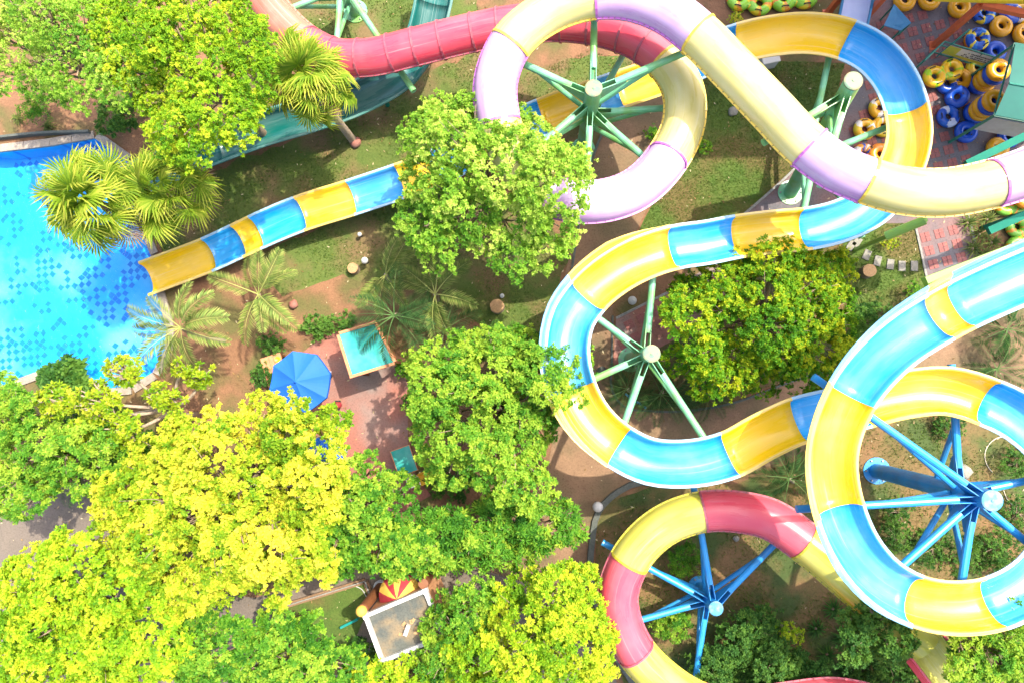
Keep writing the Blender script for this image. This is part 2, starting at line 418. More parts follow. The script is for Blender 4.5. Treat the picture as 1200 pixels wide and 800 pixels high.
def tile_pool():
    m, nt, b = nodes('pool_tiles')
    tc = N(nt, 'ShaderNodeTexCoord')
    mp = N(nt, 'ShaderNodeMapping'); mp.inputs['Rotation'].default_value = (0, 0, R(38)); mp.inputs['Scale'].default_value = (4.6, 4.6, 1)
    dn = N(nt, 'ShaderNodeTexNoise'); dn.inputs['Scale'].default_value = 2.5; dn.inputs['Detail'].default_value = 2; nt.links.new(tc.outputs['Object'], dn.inputs['Vector'])
    dv = N(nt, 'ShaderNodeVectorMath', operation='MULTIPLY_ADD'); dv.inputs[1].default_value = (0.16, 0.16, 0)
    nt.links.new(dn.outputs['Color'], dv.inputs[0]); nt.links.new(tc.outputs['Object'], dv.inputs[2])
    nt.links.new(dv.outputs[0], mp.inputs[0])
    fl = N(nt, 'ShaderNodeVectorMath', operation='FLOOR'); nt.links.new(mp.outputs[0], fl.inputs[0])
    fr = N(nt, 'ShaderNodeVectorMath', operation='FRACTION'); nt.links.new(mp.outputs[0], fr.inputs[0])
    wnz = N(nt, 'ShaderNodeTexWhiteNoise'); nt.links.new(fl.outputs[0], wnz.inputs['Vector'])
    # checker parity so marks sit on the diagonal
    sx = N(nt, 'ShaderNodeSeparateXYZ'); nt.links.new(fl.outputs[0], sx.inputs[0])
    ad = N(nt, 'ShaderNodeMath', operation='ADD'); nt.links.new(sx.outputs[0], ad.inputs[0]); nt.links.new(sx.outputs[1], ad.inputs[1])
    par = N(nt, 'ShaderNodeMath', operation='PINGPONG'); par.inputs[1].default_value = 1.0; nt.links.new(ad.outputs[0], par.inputs[0])
    # cluster field
    cn = N(nt, 'ShaderNodeTexNoise'); cn.inputs['Scale'].default_value = 0.16; cn.inputs['Detail'].default_value = 3
    nt.links.new(fl.outputs[0], cn.inputs['Vector'])
    cr_ = ramp(nt, [(0.40, (0.04, 0.04, 0.04)), (0.64, (0.95, 0.95, 0.95))]); nt.links.new(cn.outputs['Fac'], cr_.inputs[0])
    pm = N(nt, 'ShaderNodeMath', operation='MULTIPLY'); nt.links.new(cr_.outputs[0], pm.inputs[0])
    pw = N(nt, 'ShaderNodeMath', operation='MULTIPLY_ADD'); pw.inputs[1].default_value = 0.85; pw.inputs[2].default_value = 0.12
    nt.links.new(par.outputs[0], pw.inputs[0]); nt.links.new(pw.outputs[0], pm.inputs[1])
    lt = N(nt, 'ShaderNodeMath', operation='LESS_THAN'); nt.links.new(wnz.outputs['Value'], lt.inputs[0]); nt.links.new(pm.outputs[0], lt.inputs[1])
    # tile inset
    s2 = N(nt, 'ShaderNodeSeparateXYZ'); nt.links.new(fr.outputs[0], s2.inputs[0])
    def band(o):
        a = N(nt, 'ShaderNodeMath', operation='COMPARE'); a.inputs[1].default_value = 0.5; a.inputs[2].default_value = 0.46
        nt.links.new(o, a.inputs[0]); return a.outputs[0]
    bb = N(nt, 'ShaderNodeMath', operation='MULTIPLY'); nt.links.new(band(s2.outputs[0]), bb.inputs[0]); nt.links.new(band(s2.outputs[1]), bb.inputs[1])
    msk = N(nt, 'ShaderNodeMath', operation='MULTIPLY'); nt.links.new(bb.outputs[0], msk.inputs[0]); nt.links.new(lt.outputs[0], msk.inputs[1])
    # pale tile field with cloudy variation
    n2 = N(nt, 'ShaderNodeTexNoise'); n2.inputs['Scale'].default_value = 0.35; n2.inputs['Detail'].default_value = 6
    nt.links.new(tc.outputs['Object'], n2.inputs['Vector'])
    base = ramp(nt, [(0.34, (0.008, 0.31, 0.72)), (0.54, (0.018, 0.39, 0.76)), (0.74, (0.16, 0.50, 0.76))]); nt.links.new(n2.outputs['Fac'], base.inputs[0])
    gr = N(nt, 'ShaderNodeMixRGB', blend_type='MULTIPLY'); gr.inputs[2].default_value = (0.86, 0.93, 0.97, 1)
    inv = N(nt, 'ShaderNodeMath', operation='SUBTRACT'); inv.inputs[0].default_value = 1; nt.links.new(bb.outputs[0], inv.inputs[1])
    nt.links.new(inv.outputs[0], gr.inputs[0]); nt.links.new(base.outputs[0], gr.inputs[1])
    dk = N(nt, 'ShaderNodeMixRGB'); nt.links.new(wnz.outputs['Value'], dk.inputs[0]); dk.inputs[1].default_value = (0.004, 0.16, 0.58, 1); dk.inputs[2].default_value = (0.006, 0.22, 0.64, 1)
    mx = N(nt, 'ShaderNodeMixRGB'); nt.links.new(msk.outputs[0], mx.inputs[0]); nt.links.new(gr.outputs[0], mx.inputs[1]); nt.links.new(dk.outputs[0], mx.inputs[2])
    nt.links.new(mx.outputs[0], b.inputs['Base Color']); b.inputs['Roughness'].default_value = 0.4
    return m
M['pool_tiles'] = tile_pool()

def water():
    m, nt, b = nodes('pool_water')
    nt.nodes.remove(b)
    tc = N(nt, 'ShaderNodeTexCoord')
    n1 = N(nt, 'ShaderNodeTexNoise'); n1.inputs['Scale'].default_value = 3.0; n1.inputs['Detail'].default_value = 6; n1.inputs['Distortion'].default_value = 0.6
    nt.links.new(tc.outputs['Object'], n1.inputs['Vector'])
    bp = N(nt, 'ShaderNodeBump'); bp.inputs['Strength'].default_value = 0.6; bp.inputs['Distance'].default_value = 0.2
    nt.links.new(n1.outputs['Fac'], bp.inputs['Height'])
    rf = N(nt, 'ShaderNodeBsdfTransparent'); rf.inputs[0].default_value = (0.85, 0.97, 1.0, 1)
    gl = N(nt, 'ShaderNodeBsdfGlossy'); gl.inputs['Roughness'].default_value = 0.06
    nt.links.new(bp.outputs[0], gl.inputs['Normal'])
    fz = N(nt, 'ShaderNodeFresnel'); fz.inputs[0].default_value = 1.33; nt.links.new(bp.outputs[0], fz.inputs['Normal'])
    mx = N(nt, 'ShaderNodeMixShader'); nt.links.new(fz.outputs[0], mx.inputs[0]); nt.links.new(rf.outputs[0], mx.inputs[1]); nt.links.new(gl.outputs[0], mx.inputs[2])
    nt.links.new(mx.outputs[0], nt.nodes['Material Output'].inputs[0])
    return m
M['water'] = water()

def segment_mat(name, cols, n=8, twist=0.0, rough=0.32, scale=1.0):
    """printed vinyl: colour wedges round the ring, from the angle round the object's axis"""
    m, nt, b = nodes(name)
    tc = N(nt, 'ShaderNodeTexCoord')
    sx = N(nt, 'ShaderNodeSeparateXYZ'); nt.links.new(tc.outputs['Object'], sx.inputs[0])
    at = N(nt, 'ShaderNodeMath', operation='ARCTAN2'); nt.links.new(sx.outputs[1], at.inputs[0]); nt.links.new(sx.outputs[0], at.inputs[1])
    no = N(nt, 'ShaderNodeTexNoise'); no.inputs['Scale'].default_value = 3.0; nt.links.new(tc.outputs['Object'], no.inputs['Vector'])
    ma = N(nt, 'ShaderNodeMath', operation='MULTIPLY_ADD'); ma.inputs[1].default_value = 1.6; nt.links.new(no.outputs['Fac'], ma.inputs[0]); nt.links.new(at.outputs[0], ma.inputs[2])
    ml = N(nt, 'ShaderNodeMath', operation='MULTIPLY'); ml.inputs[1].default_value = n / (2 * math.pi); nt.links.new(ma.outputs[0], ml.inputs[0])
    fr = N(nt, 'ShaderNodeMath', operation='FRACT'); nt.links.new(ml.outputs[0], fr.inputs[0])
    r = ramp(nt, [(i / len(cols), c) for i, c in enumerate(cols)]); r.color_ramp.interpolation = 'CONSTANT'
    nt.links.new(fr.outputs[0], r.inputs[0]); nt.links.new(r.outputs[0], b.inputs['Base Color'])
    b.inputs['Roughness'].default_value = rough
    return m
M['tube_by'] = segment_mat('blue_yellow_print', [(0.008, 0.09, 0.46), (0.008, 0.09, 0.46), (0.75, 0.58, 0.03), (0.02, 0.18, 0.55)], 4)
M['tube_yw'] = segment_mat('yellow_white_print', [(0.74, 0.38, 0.01), (0.74, 0.38, 0.01), (0.74, 0.66, 0.6), (0.70, 0.50, 0.02)], 3)
M['tube_bo'] = segment_mat('blue_orange_print', [(0.70, 0.28, 0.015), (0.01, 0.07, 0.42), (0.70, 0.28, 0.015), (0.7, 0.65, 0.6)], 4)
M['tube_bl'] = segment_mat('blue_white_print', [(0.008, 0.08, 0.46), (0.008, 0.08, 0.46), (0.008, 0.10, 0.5), (0.55, 0.6, 0.75)], 2)
M['tube_yg'] = segment_mat('yellow_green_print', [(0.72, 0.40, 0.01), (0.72, 0.40, 0.01), (0.30, 0.50, 0.01), (0.72, 0.48, 0.01)], 3)
M['tube_gy'] = segment_mat('green_yellow_print', [(0.22, 0.50, 0.03), (0.26, 0.55, 0.04), (0.72, 0.55, 0.02), (0.70, 0.25, 0.02)], 4)
M['tube_go'] = segment_mat('green_orange_print', [(0.16, 0.40, 0.03), (0.20, 0.44, 0.04), (0.66, 0.24, 0.015), (0.18, 0.42, 0.04)], 5)

M['l_yellow'] = leaf_mat('leaf_yellow', (0.08, 0.23, 0.008), (0.29, 0.40, 0.014), (0.68, 0.63, 0.06))
M['l_lime'] = leaf_mat('leaf_lime', (0.06, 0.20, 0.008), (0.22, 0.40, 0.010), (0.50, 0.56, 0.03))
M['l_fresh'] = leaf_mat('leaf_fresh', (0.08, 0.24, 0.018), (0.25, 0.44, 0.035), (0.50, 0.60, 0.12))
M['l_green'] = leaf_mat('leaf_green', (0.025, 0.13, 0.010), (0.10, 0.28, 0.018), (0.32, 0.46, 0.04))
M['l_mid'] = leaf_mat('leaf_mid', (0.03, 0.14, 0.006), (0.12, 0.30, 0.008), (0.46, 0.50, 0.015))
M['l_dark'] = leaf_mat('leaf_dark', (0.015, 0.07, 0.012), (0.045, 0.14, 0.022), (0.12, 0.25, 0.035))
M['l_palm'] = leaf_mat('leaf_palm', (0.05, 0.15, 0.010), (0.18, 0.29, 0.014), (0.55, 0.53, 0.08))
M['l_feather'] = leaf_mat('leaf_feather', (0.09, 0.17, 0.04), (0.22, 0.31, 0.07), (0.55, 0.54, 0.18))
M['l_dfeather'] = leaf_mat('leaf_dark_feather', (0.02, 0.08, 0.022), (0.06, 0.16, 0.045), (0.16, 0.27, 0.08))
M['l_grass'] = leaf_mat('grass_blade', (0.045, 0.10, 0.012), (0.075, 0.14, 0.016), (0.16, 0.18, 0.03), 0.2, 0.7)
M['l_flax'] = leaf_mat('leaf_flax', (0.04, 0.09, 0.02), (0.12, 0.18, 0.04), (0.35, 0.36, 0.08))

# ------------------------------------------------------------------ ground, pool, paths
POOL = [(-120, 168), (0, 179), (60, 172), (112, 163), (150, 190), (163, 265), (178, 300), (185, 345), (196, 385), (194, 410),
        (180, 436), (155, 452), (125, 455), (104, 441), (70, 431), (45, 435), (15, 446), (-40, 470), (-120, 490)]
POOLW = [P(x, y, 0) for x, y in POOL]
bm = bmesh.new()
def loop_edges(pts, z):
    vs = [bm.verts.new((p[0], p[1], z)) for p in pts]
    return [bm.edges.new((vs[i], vs[(i + 1) % len(vs)])) for i in range(len(vs))]
ed = loop_edges([(-260, -260), (260, -260), (260, 260), (-260, 260)], 0) + loop_edges(POOLW, 0)
bmesh.ops.triangle_fill(bm, use_beauty=True, use_dissolve=False, edges=ed)
for f in list(bm.faces):
    c = f.calc_center_median()
    if inside(c.x, c.y, [(p.x, p.y) for p in POOLW]): bm.faces.remove(f)
for f in bm.faces:
    if f.normal.z < 0: f.normal_flip()
me = bpy.data.meshes.new('ground'); bm.to_mesh(me); bm.free(); me.materials.append(M['soil'])
g = bpy.data.objects.new('ground', me); link(g); tag(g, kind='structure')

n = len(POOLW)
V = [(p.x, p.y, 0.0) for p in POOLW] + [(p.x, p.y, -0.95) for p in POOLW]
F = [(i, i + n, (i + 1) % n + n, (i + 1) % n) for i in range(n)] + [tuple(range(n, 2 * n))]
tag(mk('pool_basin', (V, F), M['pool_tiles']), kind='structure')
tag(mk('pool_water', ([(p.x, p.y, -0.14) for p in POOLW], [tuple(range(n - 1, -1, -1))]), M['water']), kind='structure')
# coping: strip following the pool edge, in stone lengths
cop = thing('pool_coping', 'pale stone coping edging the blue pool', 'pool edge', POOLW[6])
cop['kind'] = 'structure'
def strip_piece(a, b, wd, z0, z1, org, gap=0.01):
    d = (b - a); L = d.length; d.normalize(); a = a + d * gap; b = b - d * gap
    s = Vector((d.y, -d.x, 0))
    q = [a, b, b + s * wd, a + s * wd]
    v = [Vector((p.x, p.y, z0)) - Vector((org.x, org.y, 0)) for p in q] + [Vector((p.x, p.y, z1)) - Vector((org.x, org.y, 0)) for p in q]
    return v, [(3, 2, 1, 0), (4, 5, 6, 7), (0, 1, 5, 4), (1, 2, 6, 5), (2, 3, 7, 6), (3, 0, 4, 7)]
for i in range(n - 1):
    a, b = POOLW[i], POOLW[i + 1]
    if i >= 16 : continue
    m_ = max(1, int((b - a).length / 0.9))
    for k in range(m_):
        pa, pb = a.lerp(b, k / m_), a.lerp(b, (k + 1) / m_)
        # outward is to the left/right: pool listed clockwise in the picture
        vf = strip_piece(pb, pa, 0.32, -0.05, 0.09, cop.location)
        mk('coping_stone', vf, M['coping'], cop)

def paint_curve(pts, wd, ht, mat, name, label, cat, step=0.35):
    W = [P(x, y, 0) for x, y in pts]
    sm, _ = catmull(W, step)
    o = sm[0].copy()
    V, F = [], []
    for i, p in enumerate(sm):
        d = (sm[min(i + 1, len(sm) - 1)] - sm[max(i - 1, 0)]).normalized(); s = Vector((-d.y, d.x, 0)) * wd / 2
        for q, z in ((p - s, 0.0), (p - s * 0.8, ht), (p + s * 0.8, ht), (p + s, 0.0)):
            V.append((q.x - o.x, q.y - o.y, z))
    for i in range(len(sm) - 1):
        for k in range(3):
            F.append((i * 4 + k, i * 4 + k + 1, (i + 1) * 4 + k + 1, (i + 1) * 4 + k))
    F.append((0, 1, 2, 3)); e = (len(sm) - 1) * 4; F.append((e + 3, e + 2, e + 1, e))
    return tag(mk(name, (V, F), mat, loc=o), label, cat)

PATH = [(748, 80), (806, 92), (772, 215), (732, 300), (718, 360), (716, 420), (717, 459), (730, 478), (760, 483), (850, 476), (930, 446), (1000, 428),
        (1060, 405), (1130, 385), (1260, 330), (1260, 470), (1190, 455), (1090, 470), (1000, 492), (940, 530), (860, 562), (760, 565), (725, 575), (701, 599), (693, 640),
        (691, 690), (640, 690), (560, 665), (590, 610), (640, 560), (650, 500), (636, 430), (660, 330), (700, 170)]
poly_sheet('footpath', PATH, 0.008, M['path'])
poly_sheet('snack_court', [(372, 398), (396, 388), (440, 380), (466, 424), (478, 450), (478, 540), (505, 580), (470, 600), (395, 590), (330, 470), (335, 430)], 0.008, M['red_floor'])
poly_sheet('grey_pavement', [(-60, 590), (40, 575), (120, 562), (170, 600), (215, 690), (300, 700), (430, 655), (560, 665), (640, 690), (700, 720), (740, 860), (560, 860), (300, 860), (-60, 860)], 0.004, M['grey_path'])
LAWNS = {
 'a': [(185, 262), (250, 200), (330, 168), (440, 122), (520, 78), (560, 60), (620, 86), (690, 60), (742, 75), (690, 150), (640, 150), (560, 182), (460, 216), (340, 252), (240, 292), (190, 300)],
 'b': [(300, 300), (420, 245), (520, 220), (640, 250), (664, 300), (648, 350), (634, 400), (560, 385), (500, 345), (400, 320), (330, 345)],
 'c': [(808, 92), (850, 70), (990, 74), (970, 160), (871, 252), (790, 296), (735, 300), (776, 215)],
 'd': [(985, 262), (1071, 262), (1087, 340), (1060, 395), (1000, 412), (985, 330)],
 'e': [(330, -40), (560, -40), (560, 20), (440, 60), (350, 50)],
}
BEDS = {
 'f': [(719, 425), (755, 395), (790, 365), (870, 300), (985, 262), (1000, 412), (930, 442), (850, 472), (760, 479), (732, 474), (720, 458)],
 'g': [(700, 612), (728, 582), (762, 570), (862, 567), (945, 534), (1005, 496), (1095, 474), (1190, 460), (1270, 480), (1270, 860), (760, 860), (712, 760), (697, 690)],
}
poly_sheet('lawn', LAWNS['a'], 0.004, M['lawn'], 0.16, 3)
poly_sheet('lawn', LAWNS['b'], 0.004, M['lawn'], 0.16, 4)
poly_sheet('lawn', LAWNS['c'], 0.004, M['lush'], 0.03, 5)
poly_sheet('lawn', LAWNS['d'], 0.004, M['lush'], 0.05, 6)
poly_sheet('lawn', LAWNS['e'], 0.004, M['lawn'], 0.16, 7)
poly_sheet('planting_bed', BEDS['f'], 0.012, M['bed'], 0.03, 8)
poly_sheet('planting_bed', BEDS['g'], 0.012, M['bed'], 0.03, 9)
YARD = [(871, 252), (925, 204), (992, 120), (1000, 60), (985, -60), (1300, -60), (1300, 190), (1148, 205), (1075, 262), (985, 262)]
poly_sheet('tube_yard', YARD, 0.016, M['yard'])
WALK = [(1071, 258), (1131, 244), (1150, 318), (1090, 345)]
poly_sheet('tiled_walk', WALK, 0.020, M['yard'])
WALK2 = [(722, 373), (782, 343), (850, 300), (870, 330), (800, 392), (772, 408), (718, 432)]
poly_sheet('tiled_walk', WALK2, 0.020, M['red_floor'])

# pavers: red squares set proud of the grey paving
pav_me = bpy.data.meshes.new('paver')
pv, pf = join(*[chamfer_box((sx * 0.094, sy * 0.094, 0.008), (0.176, 0.176, 0.016), 0, 0.006) for sx in (-1, 1) for sy in (-1, 1)])
pav_me.from_pydata([tuple(p) for p in pv], [], pf); pav_me.materials.append(M['paver'])
tilt = R(14)
def pavers(poly, cpx, z, owner, lim, ang=tilt, pitch=0.55, blocked=()):
    W = [(P(x, y).x, P(x, y).y) for x, y in poly]
    c = P(*cpx)
    cnt = 0
    cand = []
    for i in range(-40, 41):
        for j in range(-40, 41):
            x = c.x + pitch * (i * math.cos(ang) - j * math.sin(ang)); y = c.y + pitch * (i * math.sin(ang) + j * math.cos(ang))
            ok = all(inside(x + dx, y + dy, W) for dx in (-.22, .22) for dy in (-.22, .22))
            if ok: cand.append((abs(i) + abs(j), x, y))
    cand.sort()
    for d, x, y in cand[:lim]:
        inst('paver', pav_me, owner, (x, y, z), (0, 0, ang))
yard = bpy.data.objects['tube_yard']; walk = bpy.data.objects['tiled_walk']; walk2 = bpy.data.objects['tiled_walk.001']
pavers([(930, 215), (1010, 110), (1003, 10), (1140, 10), (1140, 205), (1075, 258)], (1095, 180), 0.016, yard, 200)
pavers(WALK, (1105, 290), 0.020, walk, 40)
pavers(WALK2, (745, 395), 0.020, walk2, 60, R(27))

paint_curve([(770, 566), (753, 564), (725, 575), (701, 599), (693.5, 635), (692.6, 680), (698, 704), (712, 750), (745, 806), (760, 840)], 0.26, 0.13, M['kerb_dark'], 'planter_kerb', 'dark rounded kerb round the bed of the lime and red tube slide', 'kerb')
paint_curve([(718, 370), (717, 422), (718, 459), (731, 476), (760, 481), (850, 474), (935, 444), (1003, 424)], 0.09, 0.07, M['kerb_dark'], 'planter_kerb', 'thin dark kerb round the bed under the mid green tree', 'kerb')
paint_curve([(714, 140), (700, 170), (681, 250), (668, 330), (660, 380)], 0.10, 0.08, M['kerb_dark'], 'path_kerb', 'thin dark kerb along the brown footpath beside the lawn', 'kerb')
paint_curve([(871, 252), (900, 227), (925, 204), (965, 158)], 0.10, 0.06, M['kerb_pale'], 'yard_kerb', 'pale straight kerb between the dark green lawn and the paved yard', 'kerb')
paint_curve([(1071, 259), (1080, 300), (1090, 346)], 0.10, 0.05, M['kerb_pale'], 'walk_kerb', 'pale kerb on the lawn side of the red tiled walk', 'kerb')
paint_curve([(1131, 244), (1141, 280), (1151, 320)], 0.10, 0.05, M['kerb_pale'], 'walk_kerb', 'pale kerb of the red tiled walk beside the strappy plants', 'kerb')
paint_curve([(722, 373), (752, 358), (782, 343)], 0.10, 0.05, M['kerb_pale'], 'walk_kerb', 'pale kerb of the short red walk inside the yellow and blue bend', 'kerb')
# low wall behind the pool
paint_curve([(-60, 168), (0, 163), (50, 158), (108, 156)], 0.12, 0.25, M['kerb_dark'], 'low_wall', 'low dark wall behind the pool coping', 'wall')

# ------------------------------------------------------------------ slides
def frames(sm, bank=0.0):
    out = []
    n = len(sm)
    for i in range(n):
        t = (sm[min(i + 1, n - 1)] - sm[max(i - 1, 0)]).normalized()
        s = t.cross(Vector((0, 0, 1))).normalized()
        a, b = sm[max(i - 5, 0)], sm[min(i + 5, n - 1)]
        t0 = (sm[i] - a); t1 = (b - sm[i])
        k = 0.0
        if t0.length > .1 and t1.length > .1:
            t0.normalize(); t1.normalize()
            k = -(t0.x * t1.y - t0.y * t1.x) / max(0.3, (b - a).length * 0.5)   # + when turning right
        out.append([t, s, k])
    ks = [f[2] for f in out]
    res = []
    for i in range(n):
        k = sum(ks[max(0, i - 6):i + 7]) / len(ks[max(0, i - 6):i + 7])
        ang = max(-R(24), min(R(24), k * bank))
        t, s, _ = out[i]
        u = s.cross(t)
        s2 = s * math.cos(ang) - u * math.sin(ang); u2 = u * math.cos(ang) + s * math.sin(ang)
        res.append((t, s2, u2, k))
    return res

def sweep(sm, fr, i0, i1, prof, org, closed=True):
    """prof closed list of (s,u); returns verts, faces, uvs"""
    V, F, UV = [], [], []
    m = len(prof); L = 0.0
    for i in range(i0, i1 + 1):
        if i > i0: L += (sm[i] - sm[i - 1]).length
        t, s, u, k = fr[i]
        for j, (a, b) in enumerate(prof):
            p = sm[i] + s * a + u * b - org
            V.append((p.x, p.y, p.z)); UV.append((L + i0 * 0.25, j / m))
    c = i1 - i0
    for i in range(c):
        for j in range(m):
            q = (j + 1) % m
            F.append((i * m + j, i * m + q, (i + 1) * m + q, (i + 1) * m + j))
    if closed:
        F.append(tuple(range(m))); F.append(tuple(c * m + j for j in range(m - 1, -1, -1)))
    return V, F, UV

HW, DEP = 0.625, 0.53
def u_profile(hw=HW, dep=DEP, th=0.035, n=14):
    ins, outs = [], []
    for j in range(n + 1):
        a = -math.pi / 2 + math.pi * j / n
        ins.append((hw * math.sin(a), -dep * math.cos(a) ** 0.8 if abs(math.cos(a)) > 1e-6 else 0.0))
        outs.append(((hw + th) * math.sin(a), -(dep + th) * math.cos(a) ** 0.8 if abs(math.cos(a)) > 1e-6 else 0.0))
    return ins + outs[::-1]

def open_slide(root, ctl, mats, step=0.25, bank=0.55, guard=None):
    W = [P(c[0], c[1], c[2]) for c in ctl]
    sm, idx = catmull(W, step)
    fr = frames(sm, bank)
    org = root.location.copy()
    cuts = [(idx[i], c[3]) for i, c in enumerate(ctl) if len(c) > 3 and c[3]]
    prof = u_profile()
    for q, (i0, colr) in enumerate(cuts):
        i1 = cuts[q + 1][0] if q + 1 < len(cuts) else len(sm) - 1
        V, F, UV = sweep(sm, fr, i0, i1, prof, org)
        sec = mk('flume_section', (V, F), M[mats[colr][0]], root, smooth=True, uv=UV)
        for sg in (-1, 1):
            rp = [(sg * (HW + 0.02), -0.05), (sg * (HW + 0.02), 0.015), (sg * (HW + 0.045), 0.03), (sg * (HW + 0.11), 0.02), (sg * (HW + 0.115), -0.03)]
            v, f, u = sweep(sm, fr, i0, i1, rp, org)
            mk('rim', (v, f), M[mats[colr][1]], sec, uv=u)
        # joint flange under the end of the section
        if i1 < len(sm) - 1:
            op = [((HW + 0.085) * math.sin(a), -(DEP + 0.085) * math.cos(a)) for a in [(-0.5 + j / 12) * math.pi for j in range(13)]]
            ip = [((HW + 0.03) * math.sin(a), -(DEP + 0.03) * math.cos(a)) for a in [(-0.5 + j / 12) * math.pi for j in range(13)]]
            v, f, u = sweep(sm, fr, i1 - 1, i1, op + ip[::-1], org)
            mk('joint_flange', (v, f), M[mats[colr][1]], sec, uv=u)
        if guard and any(a <= q <= b for a, b, sg in guard):
            sg = [s_ for a, b, s_ in guard if a <= q <= b][0]
            ga, gb = [(cuts[a][0], cuts[b + 1][0] if b + 1 < len(cuts) else len(sm) - 1) for a, b, s_ in guard if a <= q <= b][0]
            V_, F_, U_ = [], [], []
            for i in range(i0, i1 + 1):
                tp = max(0.12, min(1.0, (i - ga) / 7 if ga > 0 else 1.0, (gb - i) / 7))
                gp = [(0.10, 0.0), (0.10 + 0.17 * tp, 0.30 * tp), (0.10 + 0.25 * tp, 0.31 * tp), (0.10 + 0.25 * tp, 0.285 * tp), (0.12 + 0.18 * tp, 0.26 * tp), (0.13, -0.02)]
                v, f, u = sweep(sm, fr, i, i, [(sg * (HW + a_), b_) for a_, b_ in gp], org, closed=False)
                V_ += v; U_ += [((i - i0) * 0.25, x[1]) for x in u]
            m6 = 6
            for i in range(i1 - i0):
                for j in range(m6): F_.append((i * m6 + j, i * m6 + (j + 1) % m6, (i + 1) * m6 + (j + 1) % m6, (i + 1) * m6 + j))
            v, f, u = V_, F_, U_
            mk('splash_guard', (v, f), M[mats[colr][2]], sec, uv=u)
    return sm

TR = 0.655
def ring_profile(r, n=22):
    return [(r * math.cos(2 * math.pi * j / n), r * math.sin(2 * math.pi * j / n)) for j in range(n)]

def tube_slide(root, ctl, mats, step=0.22, seam_every=None, r=TR, bolts=True):
    W = [P(c[0], c[1], c[2]) for c in ctl]
    sm, idx = catmull(W, step)
    fr = frames(sm, 0)
    org = root.location.copy()
    cuts = []
    raw = [(idx[i], c[3]) for i, c in enumerate(ctl) if len(c) > 3 and c[3]]
    for q, (i0, colr) in enumerate(raw):
        i1 = raw[q + 1][0] if q + 1 < len(raw) else len(sm) - 1
        if seam_every and colr in seam_every:
            k = max(1, round((i1 - i0) * step / seam_every[colr]))
            for a in range(k): cuts.append((i0 + (i1 - i0) * a // k, colr))
        else:
            cuts.append((i0, colr))
    op, ip = ring_profile(r), ring_profile(r - 0.03)
    for q, (i0, colr) in enumerate(cuts):
        i1 = cuts[q + 1][0] if q + 1 < len(cuts) else len(sm) - 1
        v, f, u = sweep(sm, fr, i0, i1, op, org, closed=False)
        sec = mk('tube_section', (v, f), M[mats[colr][0]], root, smooth=True, uv=u)
        # bolted seams along both sides
        for sg in (-1, 1):
            rp = [(sg * (r - 0.01), -0.02), (sg * (r - 0.01), 0.02), (sg * (r + 0.055), 0.016), (sg * (r + 0.055), -0.016)]
            v, f, u = sweep(sm, fr, i0, i1, rp, org)
            mk('seam_flange', (v, f), M[mats[colr][1]], sec, uv=u)
        if bolts:
            vf = []
            for i in range(i0, i1):
                t_, s_, u_, k_ = fr[i]
                for sg in (-1, 1):
                    c_ = sm[i] + s_ * sg * (r + 0.03) - org
                    vf.append(box(c_ + Vector((0, 0, 0.022)), (0.03, 0.03, 0.022)))
            tag(mk('flange_bolts', join(*vf), M['bolt_dark'], sec), kind='stuff')
        # end ring
        e1 = i1
        o2, i2 = ring_profile(r + 0.035), ring_profile(r - 0.01)
        t, s, uu, k = fr[e1]
        V, F = [], []
        m_ = len(o2)
        for off in (-0.035, 0.035):
            for (a, b) in o2 + i2:
                p = sm[e1] + t * off + s * a + uu * b - org
                V.append((p.x, p.y, p.z))
        for j in range(m_):
            jj = (j + 1) % m_
            F += [(j, jj, 2 * m_ + jj, 2 * m_ + j), (j, m_ + j, m_ + jj, jj), (2 * m_ + j, 2 * m_ + jj, 3 * m_ + jj, 3 * m_ + j)]
        mk('joint_ring', (V, F), M[mats[colr][1]], sec)
    return sm

